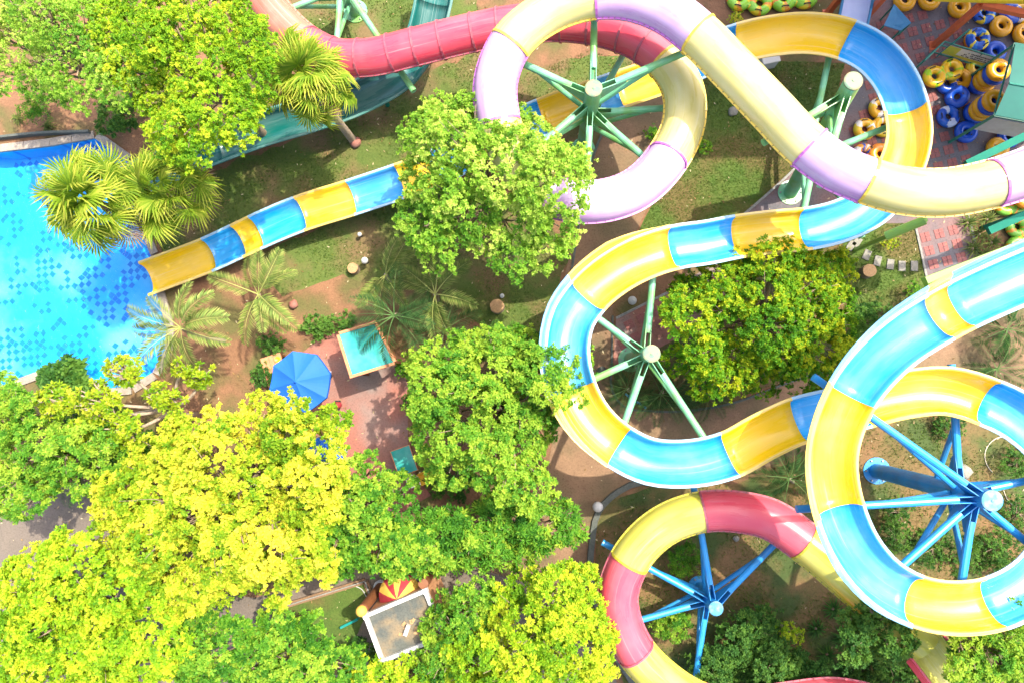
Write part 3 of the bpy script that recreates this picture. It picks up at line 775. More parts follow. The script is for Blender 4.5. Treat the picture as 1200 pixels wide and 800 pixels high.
FL = {'b': ('blue', 'blue_rim', 'blue_guard'), 'y': ('yellow', 'yellow_rim', 'yellow_guard'), 't': ('teal_fg', 'teal_rim', 'teal_rim'), 'l': ('lime', 'lime_fl', 'lime'), 'r': ('red', 'red_fl', 'red')}
CTL_A = [(1330, 262, 8.4, 'b'), (1240, 308, 8.2), (1170, 338, 8.05), (1129, 357, 7.95, 'y'), (1103, 371, 7.9, 'b'), (1048, 408, 7.75), (1000, 464, 7.6, 'y'), (977, 530, 7.45), (986, 600, 7.3, 'b'),
         (1012, 654, 7.2), (1040, 684, 7.12), (1076, 704, 7.05, 'y'), (1120, 712, 6.95), (1168, 706, 6.85, 'b'), (1215, 680, 6.75), (1248, 630, 6.62, 'y'), (1252, 575, 6.5), (1235, 525, 6.4, 'b'), (1200, 492, 6.3), (1161, 472, 6.2, 'y'), (1112, 458, 6.1), (1060, 462, 6.0), (1015, 473, 5.92, 'b'),
         (975, 483, 5.85), (937, 492, 5.78, 'y'), (895, 511, 5.7), (856, 532, 5.63, 'b'), (800, 543, 5.55), (762, 540, 5.5), (726, 523, 5.45, 'y'), (694, 494, 5.38), (673, 455, 5.32, 'b'), (665, 405, 5.25), (672, 372, 5.2),
         (689, 347, 5.14, 'y'), (735, 311, 5.0), (791, 290, 4.85, 'b'), (830, 284, 4.7), (866, 277, 4.55, 'y'), (905, 272, 4.4), (947, 268, 4.25, 'b'), (985, 259, 4.1), (1018, 243, 3.95), (1042, 219, 3.8, 'y'),
         (1059, 188, 3.65), (1066, 155, 3.5), (1062, 125, 3.4, 'b'), (1046, 88, 3.25), (1022, 62, 3.15), (993, 47, 3.05, 'y'), (950, 39, 2.95), (905, 42, 2.85), (868, 50, 2.7, 'b'), (840, 60, 2.6), (805, 76, 2.5, 'y'),
         (765, 92, 2.3), (726, 105, 2.15, 'b'), (700, 114, 2.05, 'y'), (636, 137, 1.85, 'b'), (585, 160, 1.7, 'y'), (545, 180, 1.6, 'b'), (505, 199, 1.5, 'y'), (467, 213, 1.4, 'b'), (410, 232, 1.25, 'y'), (350, 251, 1.1, 'b'), (298, 273, 0.95, 'y'),
         (277, 283, 0.9, 'b'), (242, 299, 0.8, 'y'), (200, 315, 0.7), (168, 327, 0.62)]
slA = thing('water_slide', 'open blue and yellow flume water slide winding down into the pool', 'water slide', P(700, 430, 0))
smA = open_slide(slA, CTL_A, FL, guard=[(0, 4, 1), (13, 15, -1)])

TL = {'c': ('cream', 'cream_fl'), 'p': ('pink', 'pink_fl'), 'r': ('red', 'red_fl'), 'l': ('lime', 'lime_fl'), 'o': ('orange_fg', 'orange_fl')}
CTL_B = [(1330, 150, 7.8, 'p'), (1240, 188, 7.7), (1165, 215, 7.6, 'c'), (1105, 226, 7.5), (1055, 223, 7.45), (1016, 212, 7.35, 'p'), (980, 197, 7.3), (948, 174, 7.2, 'c'), (900, 125, 7.1), (855, 78, 7.0), (818, 41, 6.9, 'p'),
         (782, 14, 6.8), (742, -1, 6.7), (699, -3, 6.55, 'c'), (648, 12, 6.4), (598, 52, 6.25, 'p'), (581, 95, 6.05), (585, 145, 5.9, 'c'), (605, 192, 5.75), (640, 226, 5.6, 'p'), (688, 237, 5.45), (738, 226, 5.3),
         (783, 184, 5.1, 'c'), (801, 145, 4.95), (800, 105, 4.8), (780, 72, 4.6, 'r'), (745, 46, 4.4), (700, 31, 4.2), (650, 26, 4.05), (600, 30, 3.9), (540, 42, 3.7), (480, 57, 3.5), (430, 68, 3.3), (390, 66, 3.15), (360, 52, 3.0, 'o'),
         (332, 28, 2.9), (308, -4, 2.8), (290, -50, 2.7)]
slB = thing('tube_slide', 'closed tube slide of cream and pink sections turning red', 'water slide', P(700, 120, 0))
smB = tube_slide(slB, CTL_B, TL, seam_every={'r': 1.0})

CTL_C = [(1082, 752, 4.0, 'l'), (1000, 682, 3.75), (942, 634, 3.5, 'r'), (903, 608, 3.35), (864, 599, 3.25), (824, 599, 3.15, 'l'), (780, 614, 3.0), (737, 658, 2.85, 'r'), (724, 700, 2.75), (731, 735, 2.65), (746, 764, 2.55, 'l'),
         (776, 795, 2.45), (820, 822, 2.3, 'r'), (870, 830, 2.15), (925, 822, 2.0), (980, 817, 1.9), (1040, 832, 1.8), (1100, 870, 1.7)]
slC = thing('tube_slide', 'closed lime and red tube slide curling round a blue support', 'water slide', P(830, 690, 0))
smC = tube_slide(slC, CTL_C, TL)

CTL_D = [(516, -60, 2.9, 't'), (508, 0, 2.5, 't'), (496, 44, 2.2), (470, 84, 1.9, 't'), (428, 110, 1.6), (370, 132, 1.35, 't'), (310, 150, 1.1), (250, 172, 0.9, 't'), (195, 195, 0.75), (150, 214, 0.65)]
slD = thing('water_slide', 'dark teal open flume passing under the red tube', 'water slide', P(420, 110, 0))
smD = open_slide(slD, CTL_D, FL)

CTL_E = [(1072, 738, 4.25, 'l'), (1112, 790, 4.35), (1165, 860, 4.5)]
slE = thing('flume_outlet', 'short red sided open flume with lime inside below the blue and yellow bend', 'water slide', P(1108, 790, 0))
W = [P(*c[:3]) for c in CTL_E]; sm_, _ = catmull(W, 0.25); fr_ = frames(sm_, 0)
v, f, u = sweep(sm_, fr_, 0, len(sm_) - 1, u_profile(0.55, 0.42), slE.location); sec = mk('flume_section', (v, f), M['lime'], slE, smooth=True, uv=u)
for sg in (-1, 1):
    v, f, u = sweep(sm_, fr_, 0, len(sm_) - 1, [(sg * 0.60, 0.05), (sg * 0.66, 0.05), (sg * 0.70, -0.75), (sg * 0.62, -0.75)], slE.location)
    mk('side_wall', (v, f), M['red'], slE, uv=u)
for q in (1, len(sm_) - 2):
    b0 = sm_[q] - slE.location
    mk('leg', tube([(b0.x, b0.y, 0), (b0.x, b0.y, b0.z - 0.43)], 0.10), M['bsteel'], slE)

# low legs carrying the straight run-out of the open slides
def slide_legs(root, sm, zmax, every, mat):
    acc = 0
    for i in range(len(sm) - 2, 0, -1):
        acc += (sm[i] - sm[i - 1]).length
        if sm[i].z > zmax: break
        if acc > every:
            acc = 0
            p = sm[i] - root.location
            g = -0.95 if inside(sm[i].x, sm[i].y, [(q.x, q.y) for q in POOLW]) else 0.0
            if p.z - DEP > 0.1:
                mk('leg', tube([(p.x, p.y, g), (p.x, p.y, p.z - DEP - 0.05)], 0.09), mat, root)
slide_legs(slA, smA, 2.0, 2.2, M['bsteel'])
slide_legs(slD, smD, 3.0, 2.6, M['teal_steel'])

# ------------------------------------------------------------------ support masts
def under(sm, px, py, z_hint, kind):
    """slide sample nearest to a photo pixel at roughly that height"""
    best = None
    for p in sm:
        q = P(px, py, p.z)
        d = (q - p).length + 0.35 * abs(p.z - z_hint)
        if best is None or d < best[0]: best = (d, p)
    p = best[1]
    return p, p.z - (DEP + 0.12 if kind == 'u' else TR + 0.13)

def mast(base_px, top, targets, mat, capm, label, rad=0.27, top_px=None):
    b = P(base_px[0], base_px[1], 0)
    lean = (P(top_px[0], top_px[1], top) - b) if top_px else Vector((0, 0, top))
    lean = Vector((lean.x / top, lean.y / top, 0))
    def shear(vf): return [p + lean * p[2] for p in [Vector(q) for q in vf[0]]], vf[1]
    t = thing('support_mast', label, 'support mast', b)
    mk('post', shear(lathe([(rad * 1.02, 0), (rad, 0.1), (rad, top - 0.02)], 22)), mat, t, smooth=False)
    mk('cap', shear(lathe([(rad + 0.012, top - 0.03), (rad + 0.012, top + 0.012), (rad - 0.03, top + 0.03), (0.05, top + 0.035), (0.05, top + 0.05), (0.0, top + 0.055)], 22)), capm, t)
    fl = mk('base_flange', lathe([(rad + 0.22, 0.0), (rad + 0.22, 0.05), (rad + 0.02, 0.055)], 22), mat, t)
    for k in range(6):
        a = k * math.pi / 3
        mk('bolt', lathe([(0.035, 0.05), (0.035, 0.10), (0.0, 0.105)], 6, (math.cos(a) * (rad + 0.13), math.sin(a) * (rad + 0.13), 0)), M['bolt'], fl)
    for tg in targets:
        sm, kind, px, py, zh = tg[:5]
        p, ze = under(sm, px, py, zh, kind)
        ze = ze - 0.14
        zs = min(top - 0.25, ze - 0.15)
        sh = lean * zs
        d = Vector((p.x - b.x, p.y - b.y, 0)) - sh; L = d.length; d.normalize()
        over = tg[5] if len(tg) > 5 else 0.75
        a0 = d * min(0.75, L * 0.3); a0.z = zs + (ze - zs) * min(0.75, L * 0.3) / L
        a1 = d * (L + over); a1.z = ze + (ze - zs) * over / L * 0.0
        am = d * L; am.z = ze
        arm = mk('arm', tube([a0, am, a1], [0.115] * 3, 12), mat, t, loc=sh, smooth=False)
        # twin gusset plates
        s = Vector((-d.y, d.x, 0)) * 0.09
        for sg in (-1, 1):
            q0 = d * (rad * 0.8) + s * sg; 
            v = []
            for off in (-0.012, 0.012):
                o_ = s.normalized() * off
                v += [q0 + o_ + Vector((0, 0, zs + 0.16)), q0 + o_ + Vector((0, 0, zs - 0.55)), a0 + d * 0.35 + s * sg * 0.9 + o_ + Vector((0, 0, -0.1)), a0 + d * 0.35 + s * sg * 0.9 + o_ + Vector((0, 0, 0.08))]
            mk('gusset', (v, [(0, 1, 2, 3), (7, 6, 5, 4), (0, 4, 5, 1), (1, 5, 6, 2), (2, 6, 7, 3), (3, 7, 4, 0)]), mat, arm)
        # brace below the arm
        if L > 1.8:
            f1 = a0.lerp(am, 0.55); f0 = d * rad; f0.z = max(0.3, zs - 1.15)
            mk('brace', tube([f0, f1 - Vector((0, 0, 0.08))], 0.085, 10), mat, arm)
        # saddle between arm and slide
        h = 0.08
        mk('saddle', box((am.x, am.y, ze + 0.115 + h / 2), (0.42, 0.16, h), math.atan2(-d.x, d.y) + math.pi / 2), mat, arm)
    return t

gs, gc, bs, bc = M['gsteel'], M['gcap'], M['bsteel'], M['bcap']
mast((683, 176), 5.75, [(smB, 't', 699, -3, 6.5, 0.2), (smB, 't', 815, 45, 6.9, 0.1), (smB, 't', 598, 52, 6.2, 0.3), (smB, 't', 800, 110, 4.8, 0.3), (smB, 't', 783, 190, 5.1, 0.2),
      (smB, 't', 688, 237, 5.4, 0.3), (smB, 't', 600, 185, 5.8, 0.3), (smB, 't', 738, 42, 4.3, 0.3)], gs, gc, 'tall green mast carrying the cream and pink ring of the tube slide')
mast((926, 226), 6.7, [(smA, 'u', 985, 45, 3.0, 0.3), (smA, 'u', 1063, 140, 3.4, 0.2), (smB, 't', 976, 196, 7.3, 0.3), (smB, 't', 920, 146, 7.1, 0.4), (smA, 'u', 944, 268, 4.2, 0.8), (smA, 'u', 1012, 247, 4.0, 0.8)], gs, gc, 'raking green mast beside the paved tube yard', top_px=(1000, 95))
mast((739, 421), 5.15, [(smA, 'u', 681, 357, 5.2, 0.95), (smA, 'u', 775, 295, 4.9), (smA, 'u', 671, 460, 5.3, 0.6), (smA, 'u', 722, 521, 5.4, 0.5), (smA, 'u', 850, 534, 5.6, 0.5)], gs, gc, 'green mast with five arms inside the open blue and yellow bend')
mast((1027, 551), 6.75, [(smA, 'u', 1003, 462, 7.6, 0.95), (smA, 'u', 985, 596, 7.3, 0.95), (smA, 'u', 1140, 465, 6.1, 0.95), (smA, 'u', 1252, 560, 6.5, 0.6), (smA, 'u', 1240, 650, 6.6, 0.6), (smA, 'u', 1140, 710, 6.9, 0.6), (smA, 'u', 1050, 690, 7.1, 0.6)], bs, bc, 'tall thick blue mast inside the spiral of the open slide', rad=0.29)
mast((820, 688), 2.45, [(smC, 't', 824, 599, 3.1, 0.95), (smC, 't', 937, 631, 3.5, 0.5), (smC, 't', 738, 655, 2.8, 0.95), (smC, 't', 734, 740, 2.6, 0.4), (smC, 't', 822, 823, 2.3, 0.5)], bs, bc, 'short blue mast inside the lime and red tube', rad=0.24)
mast((417, 14), 3.0, [(smB, 't', 458, 61, 3.4, 1.2), (smB, 't', 383, 64, 3.1, 0.6), (smB, 't', 316, 0, 2.8, 0.4)], M['gsteel'], gc, 'green mast behind the red tube with a round foot plate')
# masts beyond the frame that carry the runs leaving the picture
mast((1235, 235), 6.6, [(smB, 't', 1300, 162, 7.7, 0.3), (smA, 'u', 1290, 282, 8.3, 0.4)], gs, gc, 'green mast carrying the start of the cream and pink tube')
mast((960, 800), 1.15, [(smC, 't', 985, 818, 1.9, 0.2)], bs, bc, 'blue post among dark shrubs under the red tube', rad=0.2)

# stray beams at the right
tag(mk('lime_beam', beam(P(1084, 331, 6.4) - P(1150, 306, 0), P(1280, 256, 6.7) - P(1150, 306, 0), 0.30, 0.28), M['lime_steel'], loc=P(1150, 306, 0)), 'long lime green beam running beside the upper blue flume', 'beam')
o = bpy.data.objects['lime_beam']
bp_ = thing('cantilever_beam', 'short lime green beam under the cream tube beside the red walk', 'beam', P(1063, 258, 0))
a_, b_ = P(1038, 277, 4.2) - bp_.location, P(1084, 258, 4.9) - bp_.location
mk('beam_tube', tube([a_, b_], 0.15, 12), M['lime_steel'], bp_)
mk('post', tube([(b_.x, b_.y, 0), (b_.x, b_.y, b_.z)], 0.09, 10), M['lime_steel'], bp_)
tb = thing('stair_beams', 'dark green raking steel beams of the stair tower beside the tube yard', 'stair frame', P(1230, 250, 0))
for a, b in (((1158, 271, 3.0), (1290, 212, 3.6)), ((1132, 193, 3.2), (1300, 112, 3.9))):
    a_, b_ = P(*a) - tb.location, P(*b) - tb.location
    mk('beam', beam(a_, b_, 0.26, 0.22), M['teal_steel'], tb)
    mk('post', beam(Vector((b_.x, b_.y, 0)), Vector((b_.x, b_.y, b_.z)), 0.18, 0.18), M['teal_steel'], tb)
    mk('post', beam(Vector((a_.x * .5 + b_.x * .5, a_.y * .5 + b_.y * .5, 0)), (a_ + b_) / 2, 0.14, 0.14), M['teal_steel'], tb)

# stair tower of the slides: stands beyond the yard and shades yard and lawn
def tower():
    o = Vector((15, 17, 0))
    t = thing('slide_tower', 'tall green stair tower of the slides behind the tube yard', 'tower', o)
    for x in (11.2, 15.0, 18.8):
        for y in (16.4, 20.6):
            mk('post', tube([(x - o.x, y - o.y, 0), (x - o.x, y - o.y, 12.4)], 0.14, 10), M['teal_steel'], t)
    mk('platform', box((0, 1.0, 10.0), (8.6, 7.6, 0.18)), M['wood'], t)
    mk('roof', box((-0.2, 0.6, 12.5), (9.4, 8.6, 0.10)), M['teal_tarp'], t)
    for y in (-2.7, 4.7):
        mk('rail', beam((-4.3, y, 11.0), (4.3, y, 11.0), 0.06, 0.06), M['yellow_steel'], t)
    ld = mk('landing', box((4.2, -0.6, 5.0), (5.6, 6.4, 0.16)), M['wood'], t)
    for x, y in ((6.6, 2.0), (6.6, -3.4)):
        mk('landing_post', tube([(x, y, 0), (x, y, 5.0)], 0.1, 8), M['teal_steel'], t)
    for k in range(14):
        mk('stair_tread', box((6.2, 3.4 + k * 0.26, 4.9 - k * 0.34), (1.4, 0.28, 0.05)), M['wood'], t)
tower()

# ------------------------------------------------------------------ foliage
def leaf_mesh(name, V, tint, tris, mat):
    me = bpy.data.meshes.new(name)
    nv, nt_ = len(V), len(tris)
    me.vertices.add(nv); me.vertices.foreach_set('co', np.asarray(V, np.float32).ravel())
    me.loops.add(nt_ * 3); me.loops.foreach_set('vertex_index', np.asarray(tris, np.int32).ravel())
    me.polygons.add(nt_); me.polygons.foreach_set('loop_start', np.arange(0, nt_ * 3, 3, dtype=np.int32))
    me.update(calc_edges=True)
    at = me.attributes.new('tint', 'FLOAT', 'POINT'); at.data.foreach_set('value', np.asarray(tint, np.float32))
    me.materials.append(mat)
    return me

def nrm(a):
    return a / np.maximum(np.linalg.norm(a, axis=-1, keepdims=True), 1e-6)

def rosettes(rng, pts, axes, tint, k, L, Wd, th=(35, 95), droop=0.18, jit=0.25):
    n = len(pts)
    ref = np.where(np.abs(axes[:, 2:3]) > 0.9, np.array([[1.0, 0, 0]]), np.array([[0, 0, 1.0]]))
    t1 = nrm(np.cross(axes, ref)); t2 = np.cross(axes, t1)
    az = (np.arange(k) * 2.39996)[None, :] + rng.uniform(0, 6.28, (n, 1)) + rng.normal(0, 0.25, (n, k))
    u = (np.arange(k) + 0.5) / k
    tha = np.radians(th[0] + (th[1] - th[0]) * u)[None, :] + rng.normal(0, 0.15, (n, k))
    d = axes[:, None, :] * np.cos(tha)[..., None] + (t1[:, None, :] * np.cos(az)[..., None] + t2[:, None, :] * np.sin(az)[..., None]) * np.sin(tha)[..., None]
    d = nrm(d)
    side = nrm(np.cross(np.broadcast_to(axes[:, None, :], d.shape), d) + rng.normal(0, jit, d.shape))
    nor = nrm(np.cross(d, side))
    ln = (L * rng.uniform(0.7, 1.2, (n, k)))[..., None]
    wd = (Wd * rng.uniform(0.8, 1.2, (n, k)))[..., None]
    p = pts[:, None, :]
    base = p + d * ln * 0.06
    mid = p + d * ln * 0.55
    lf = mid + side * wd * 0.5 + nor * wd * 0.12
    rt = mid - side * wd * 0.5 + nor * wd * 0.12
    tip = p + d * ln; tip[..., 2] -= droop * ln[..., 0]
    V = np.stack([base, rt, tip, lf], axis=2).reshape(-1, 3)
    tn = np.clip(tint[:, None] + rng.normal(0, 0.13, (n, k)) , 0, 1)
    T = np.repeat(tn.reshape(-1), 4)
    m_ = n * k
    b = np.arange(m_) * 4
    tris = np.stack([np.stack([b, b + 1, b + 2], 1), np.stack([b, b + 2, b + 3], 1)], 1).reshape(-1, 3)
    return V, T, tris

def crown_points(rng, lobes, per_m2, fill=0.15):
    """lobes array (n,4) x,y,z,r. Points on the upper shells, not buried inside a neighbour"""
    PT, AX, TN = [], [], []
    lo = np.asarray(lobes)
    for i, (x, y, z, r) in enumerate(lo):
        n = max(6, int(per_m2 * 2 * math.pi * r * r * 1.15))
        v = nrm(rng.normal(0, 1, (n, 3)))
        v[:, 2] = np.where(v[:, 2] < -0.35, -v[:, 2] * 0.7, v[:, 2]); v = nrm(v)
        rr = r * (1 - np.abs(rng.normal(0, fill, (n, 1)))) * (1 + 0.16 * np.sin(v[:, 0:1] * 5 + i) * np.cos(v[:, 1:2] * 6 + 2 * i))
        p = np.array([x, y, z]) + v * rr * np.array([1, 1, 0.8])
        # leaves gather in tufts at the twig ends
        nc = max(3, n // 6)
        ci = rng.integers(0, nc, n)
        loose = rng.random(n) < 0.16
        off = rng.normal(0, 0.085, (n, 3)) * np.array([1, 1, 0.7])
        bump_ = (rng.random(nc) * 0.22 * min(1.0, r))[ci][:, None]
        p = np.where(loose[:, None], p, p[ci] + off + v[ci] * bump_)
        v = np.where(loose[:, None], v, nrm(v[ci] + off * 4.0))
        ct = (rng.normal(0, 0.17, nc))[ci]
        keep = np.ones(n, bool)
        for j, (a, b, c, q) in enumerate(lo):
            if j == i: continue
            dd = np.linalg.norm((p - np.array([a, b, c])) / np.array([1, 1, 0.8]), axis=1)
            keep &= dd > q * 0.72
        p = p[keep]; v = v[keep]; ct = ct[keep]
        tn = 0.44 + 0.17 * rng.normal() + ct + 0.07 * rng.normal(0, 1, len(p))
        PT.append(p); AX.append(nrm(v * 0.7 + np.array([0.1, 0.07, 0.75]) + rng.normal(0, 0.28, v.shape))); TN.append(tn)
    return np.concatenate(PT), np.concatenate(AX), np.clip(np.concatenate(TN), 0, 1)

def sample_lobes(rng, ells, ztop, dz, rl, n, zjit=0.35):
    """fill ellipses given in photo pixels with leaf clumps, dome shaped"""
    out = []
    tries = 0
    wts = np.array([e[2] * e[3] for e in ells], float); wts /= wts.sum()
    while len(out) < n and tries < n * 60:
        tries += 1
        e = ells[rng.choice(len(ells), p=wts)]
        a = rng.uniform(0, 6.283); q = math.sqrt(rng.uniform(0, 1))
        zc = ztop - dz * (q ** 2) + rng.uniform(-zjit, zjit) - rl
        r = rl * rng.uniform(0.62, 1.25)
        rp = r * FPX / (CAM_H - zc)
        fx, fy = max(0.15, 1 - rp / e[2]), max(0.15, 1 - rp / e[3])
        w_ = P(e[0] + math.cos(a) * q * e[2] * fx, e[1] + math.sin(a) * q * e[3] * fy, zc)
        if any((w_.x - o[0])**2 + (w_.y - o[1])**2 < (0.55 * (r + o[3]))**2 for o in out): continue
        out.append((w_.x, w_.y, w_.z, r))
    return out

def limb_path(a, b, rnd, bend=0.12, n=5):
    a, b = Vector(a), Vector(b); L = (b - a).length
    off = Vector((rnd.uniform(-1, 1), rnd.uniform(-1, 1), rnd.uniform(0, 0.8))) * L * bend
    return [a.lerp(b, i / n) + off * math.sin(math.pi * i / n) for i in range(n + 1)]

TRI = 0
LS = 0.50
def tree(name, label, ells, ztop, dz, rl, nl, mat, leaf, k=9, per=16, seed=1, cat='tree', group=None, bark='bark', trunk_px=None, th=(35, 95), tr=0.16, bare=0, droop=0.18, tbias=0.0):
    global TRI
    rng = np.random.default_rng(seed); rnd = random.Random(seed)
    lobes = sample_lobes(rng, ells, ztop, dz, rl, nl)
    cx = sum(l[0] for l in lobes) / len(lobes); cy = sum(l[1] for l in lobes) / len(lobes)
    b = Vector((cx, cy, 0)) if trunk_px is None else P(trunk_px[0], trunk_px[1], 0)
    t = thing(name, label, cat, b, group)
    lobes_all = list(lobes)
    for l in lobes:
        for q in range(3):
            a = rnd.uniform(0, 6.28); r2 = l[3] * rnd.uniform(0.3, 0.5)
            lobes_all.append((l[0] + math.cos(a) * l[3] * 0.85, l[1] + math.sin(a) * l[3] * 0.85, l[2] + rnd.uniform(-0.15, 0.45) * l[3], r2))
    pts, ax, tn = crown_points(rng, lobes_all, per * 4.0)
    V, T, tris = rosettes(rng, pts, ax, np.clip(tn + tbias, 0, 1), k, leaf[0] * LS, leaf[1] * LS * 1.08, th, droop)
    V = V - np.array([b.x, b.y, 0])
    V[:, 2] = np.maximum(V[:, 2], 0.03)
    TRI += len(tris)
    me = leaf_mesh('crown', V, T, tris, M[mat])
    inst('crown', me, t)
    zf = max(0.3, (ztop - dz - rl) * 0.55)
    top = Vector((cx - b.x, cy - b.y, max(zf, ztop - rl * 2.4)))
    fork = Vector((0, 0, 0)).lerp(top, 0.45)
    trunk = mk('trunk', tube([Vector((0, 0, -0.05)), Vector((0, 0, 0.15)), fork * 0.5 + Vector((rnd.uniform(-.08, .08), rnd.uniform(-.08, .08), 0)), fork, top], [tr * 1.35, tr * 1.05, tr * 0.92, tr * 0.75, tr * 0.3], 10), M[bark], t, smooth=True)
    vfs = []
    for i, l in enumerate(lobes):
        e = Vector((l[0] - b.x, l[1] - b.y, l[2] + l[3] * 0.2))
        st = fork.lerp(top, rnd.uniform(0, 0.6))
        pth = limb_path(st, e, rnd)
        vfs.append(tube(pth, [tr * (0.42 - 0.06 * j) for j in range(len(pth))], 6))
        for q in range(2):
            d = Vector((rnd.uniform(-1, 1), rnd.uniform(-1, 1), rnd.uniform(0.1, 0.9))).normalized() * l[3] * 0.95
            vfs.append(tube(limb_path(pth[3], e + d, rnd, 0.1, 3), [tr * 0.16, tr * 0.12, tr * 0.09, tr * 0.05], 4))
    mk('limbs', join(*vfs), M[bark], t, smooth=True)
    return t

# --- broadleaf trees
tree('shade_tree', 'tall dense lime tree over the end of the teal flume', [(225, 60, 100, 88), (250, 135, 78, 62), (170, 45, 70, 70), (295, 80, 40, 70), (215, 160, 50, 36)], 8.6, 1.8, 0.85, 48, 'l_lime', (0.17, 0.095), 9, 22, 11, tbias=0.08)
tree('shade_tree', 'airy pale green tree behind the low pool wall', [(70, 35, 105, 65), (105, 88, 90, 46), (20, 65, 55, 55), (150, 90, 50, 50)], 7.2, 1.2, 0.75, 46, 'l_fresh', (0.16, 0.08), 8, 17, 12, tbias=0.03)
tree('shade_tree', 'round fresh green tree hanging over the straight slide between lawn and ring', [(580, 215, 112, 92), (545, 165, 78, 58), (620, 270, 74, 66), (520, 250, 56, 70), (650, 220, 45, 60)], 7.8, 1.9, 0.85, 48, 'l_fresh', (0.20, 0.11), 9, 18, 13, tbias=0.06)
tree('shade_tree', 'mid green tree with yellow tips inside the blue and yellow bends', [(890, 365, 115, 84), (930, 420, 80, 48), (850, 410, 76, 60), (900, 310, 76, 36), (955, 350, 46, 60), (810, 370, 34, 44)], 5.4, 1.7, 0.75, 54, 'l_mid', (0.22, 0.11), 9, 17, 14, tbias=0.1)
tree('shade_tree', 'broad whorled green tree leaning over the yellow flume bend', [(590, 455, 100, 74), (645, 450, 54, 58), (560, 520, 80, 62), (515, 450, 45, 55), (615, 565, 50, 38)], 6.6, 1.7, 0.66, 42, 'l_green', (0.25, 0.12), 9, 15, 15, tbias=0.2)
tree('shade_tree', 'large golden yellow tree beside the blue umbrella', [(265, 560, 125, 95), (340, 512, 75, 60), (195, 600, 88, 75), (290, 640, 110, 66), (370, 570, 48, 66), (170, 640, 58, 46), (215, 685, 52, 34), (355, 640, 50, 48), (345, 488, 36, 34)], 6.6, 1.6, 0.75, 84, 'l_yellow', (0.23, 0.13), 9, 17, 16, tbias=0.14)
tree('shade_tree', 'rounded green tree between the golden tree and the plastic chairs', [(432, 602, 70, 62), (418, 560, 50, 38), (465, 642, 50, 34), (400, 640, 45, 34)], 5.0, 1.3, 0.62, 34, 'l_green', (0.24, 0.13), 9, 16, 17, tbias=0.12)
tree('shade_tree', 'darker tree with long drooping leaves above the brown path', [(570, 622, 90, 46), (515, 640, 48, 34), (640, 615, 44, 32)], 4.4, 1.1, 0.52, 26, 'l_green', (0.42, 0.13), 9, 10, 18, th=(45, 105), droop=0.3)
tree('shade_tree', 'light lime tree next to the red tube and dark kerb', [(640, 735, 84, 72), (590, 770, 76, 50), (680, 760, 48, 60), (660, 690, 45, 34)], 5.6, 1.5, 0.66, 42, 'l_lime', (0.26, 0.11), 9, 16, 19, tbias=0.18)
tree('shade_tree', 'green tree overhanging the flat roofed kiosk', [(540, 730, 45, 50), (560, 700, 40, 30), (520, 775, 35, 35)], 4.6, 0.9, 0.55, 18, 'l_green', (0.24, 0.11), 9, 15, 20)
tree('shade_tree', 'yellow green tree at the grey pavement below the golden tree', [(90, 715, 112, 86), (140, 755, 85, 56), (40, 760, 66, 64), (85, 660, 60, 36), (150, 690, 56, 46)], 6.2, 1.5, 0.72, 62, 'l_lime', (0.25, 0.14), 9, 15, 21, tbias=0.16)
tree('shade_tree', 'green tree hiding part of the small walled lawn', [(325, 760, 82, 50), (255, 765, 66, 50), (370, 785, 60, 42), (230, 740, 40, 30)], 4.8, 1.2, 0.64, 38, 'l_green', (0.25, 0.13), 9, 15, 22, tbias=0.05)
tree('shade_tree', 'bright lime bush in front of the kiosk roof', [(480, 795, 55, 35), (430, 790, 35, 25), (530, 800, 40, 30)], 3.6, 0.8, 0.5, 18, 'l_lime', (0.24, 0.11), 9, 16, 23, tbias=0.15)
tree('shade_tree', 'loose green tree crowding the corner of the pool', [(40, 520, 60, 60), (30, 575, 46, 38), (75, 540, 50, 50), (15, 475, 40, 45), (110, 520, 45, 45)], 5.0, 1.0, 0.55, 36, 'l_green', (0.26, 0.11), 9, 12, 24, th=(40, 105), tbias=0.25)
tree('shade_tree', 'leafy light green tree below the yellow bend of the spiral', [(1165, 765, 62, 42), (1125, 785, 32, 30), (1192, 725, 22, 30)], 6.9, 1.0, 0.42, 30, 'l_green', (0.22, 0.10), 9, 15, 25, tbias=0.2)
tree('shade_tree', 'small dark green tree behind the broad whorled tree', [(580, 400, 32, 24), (630, 405, 30, 24)], 3.2, 0.6, 0.42, 9, 'l_dark', (0.25, 0.12), 9, 14, 26, tbias=0.2)

tree('shade_tree', 'dark leafy tree hiding the lime tube beside the spiral', [(1018, 722, 34, 28), (1048, 748, 28, 26), (1000, 752, 30, 26)], 5.3, 0.8, 0.42, 20, 'l_dark', (0.24, 0.11), 9, 15, 27, tbias=0.3, trunk_px=(1022, 722))
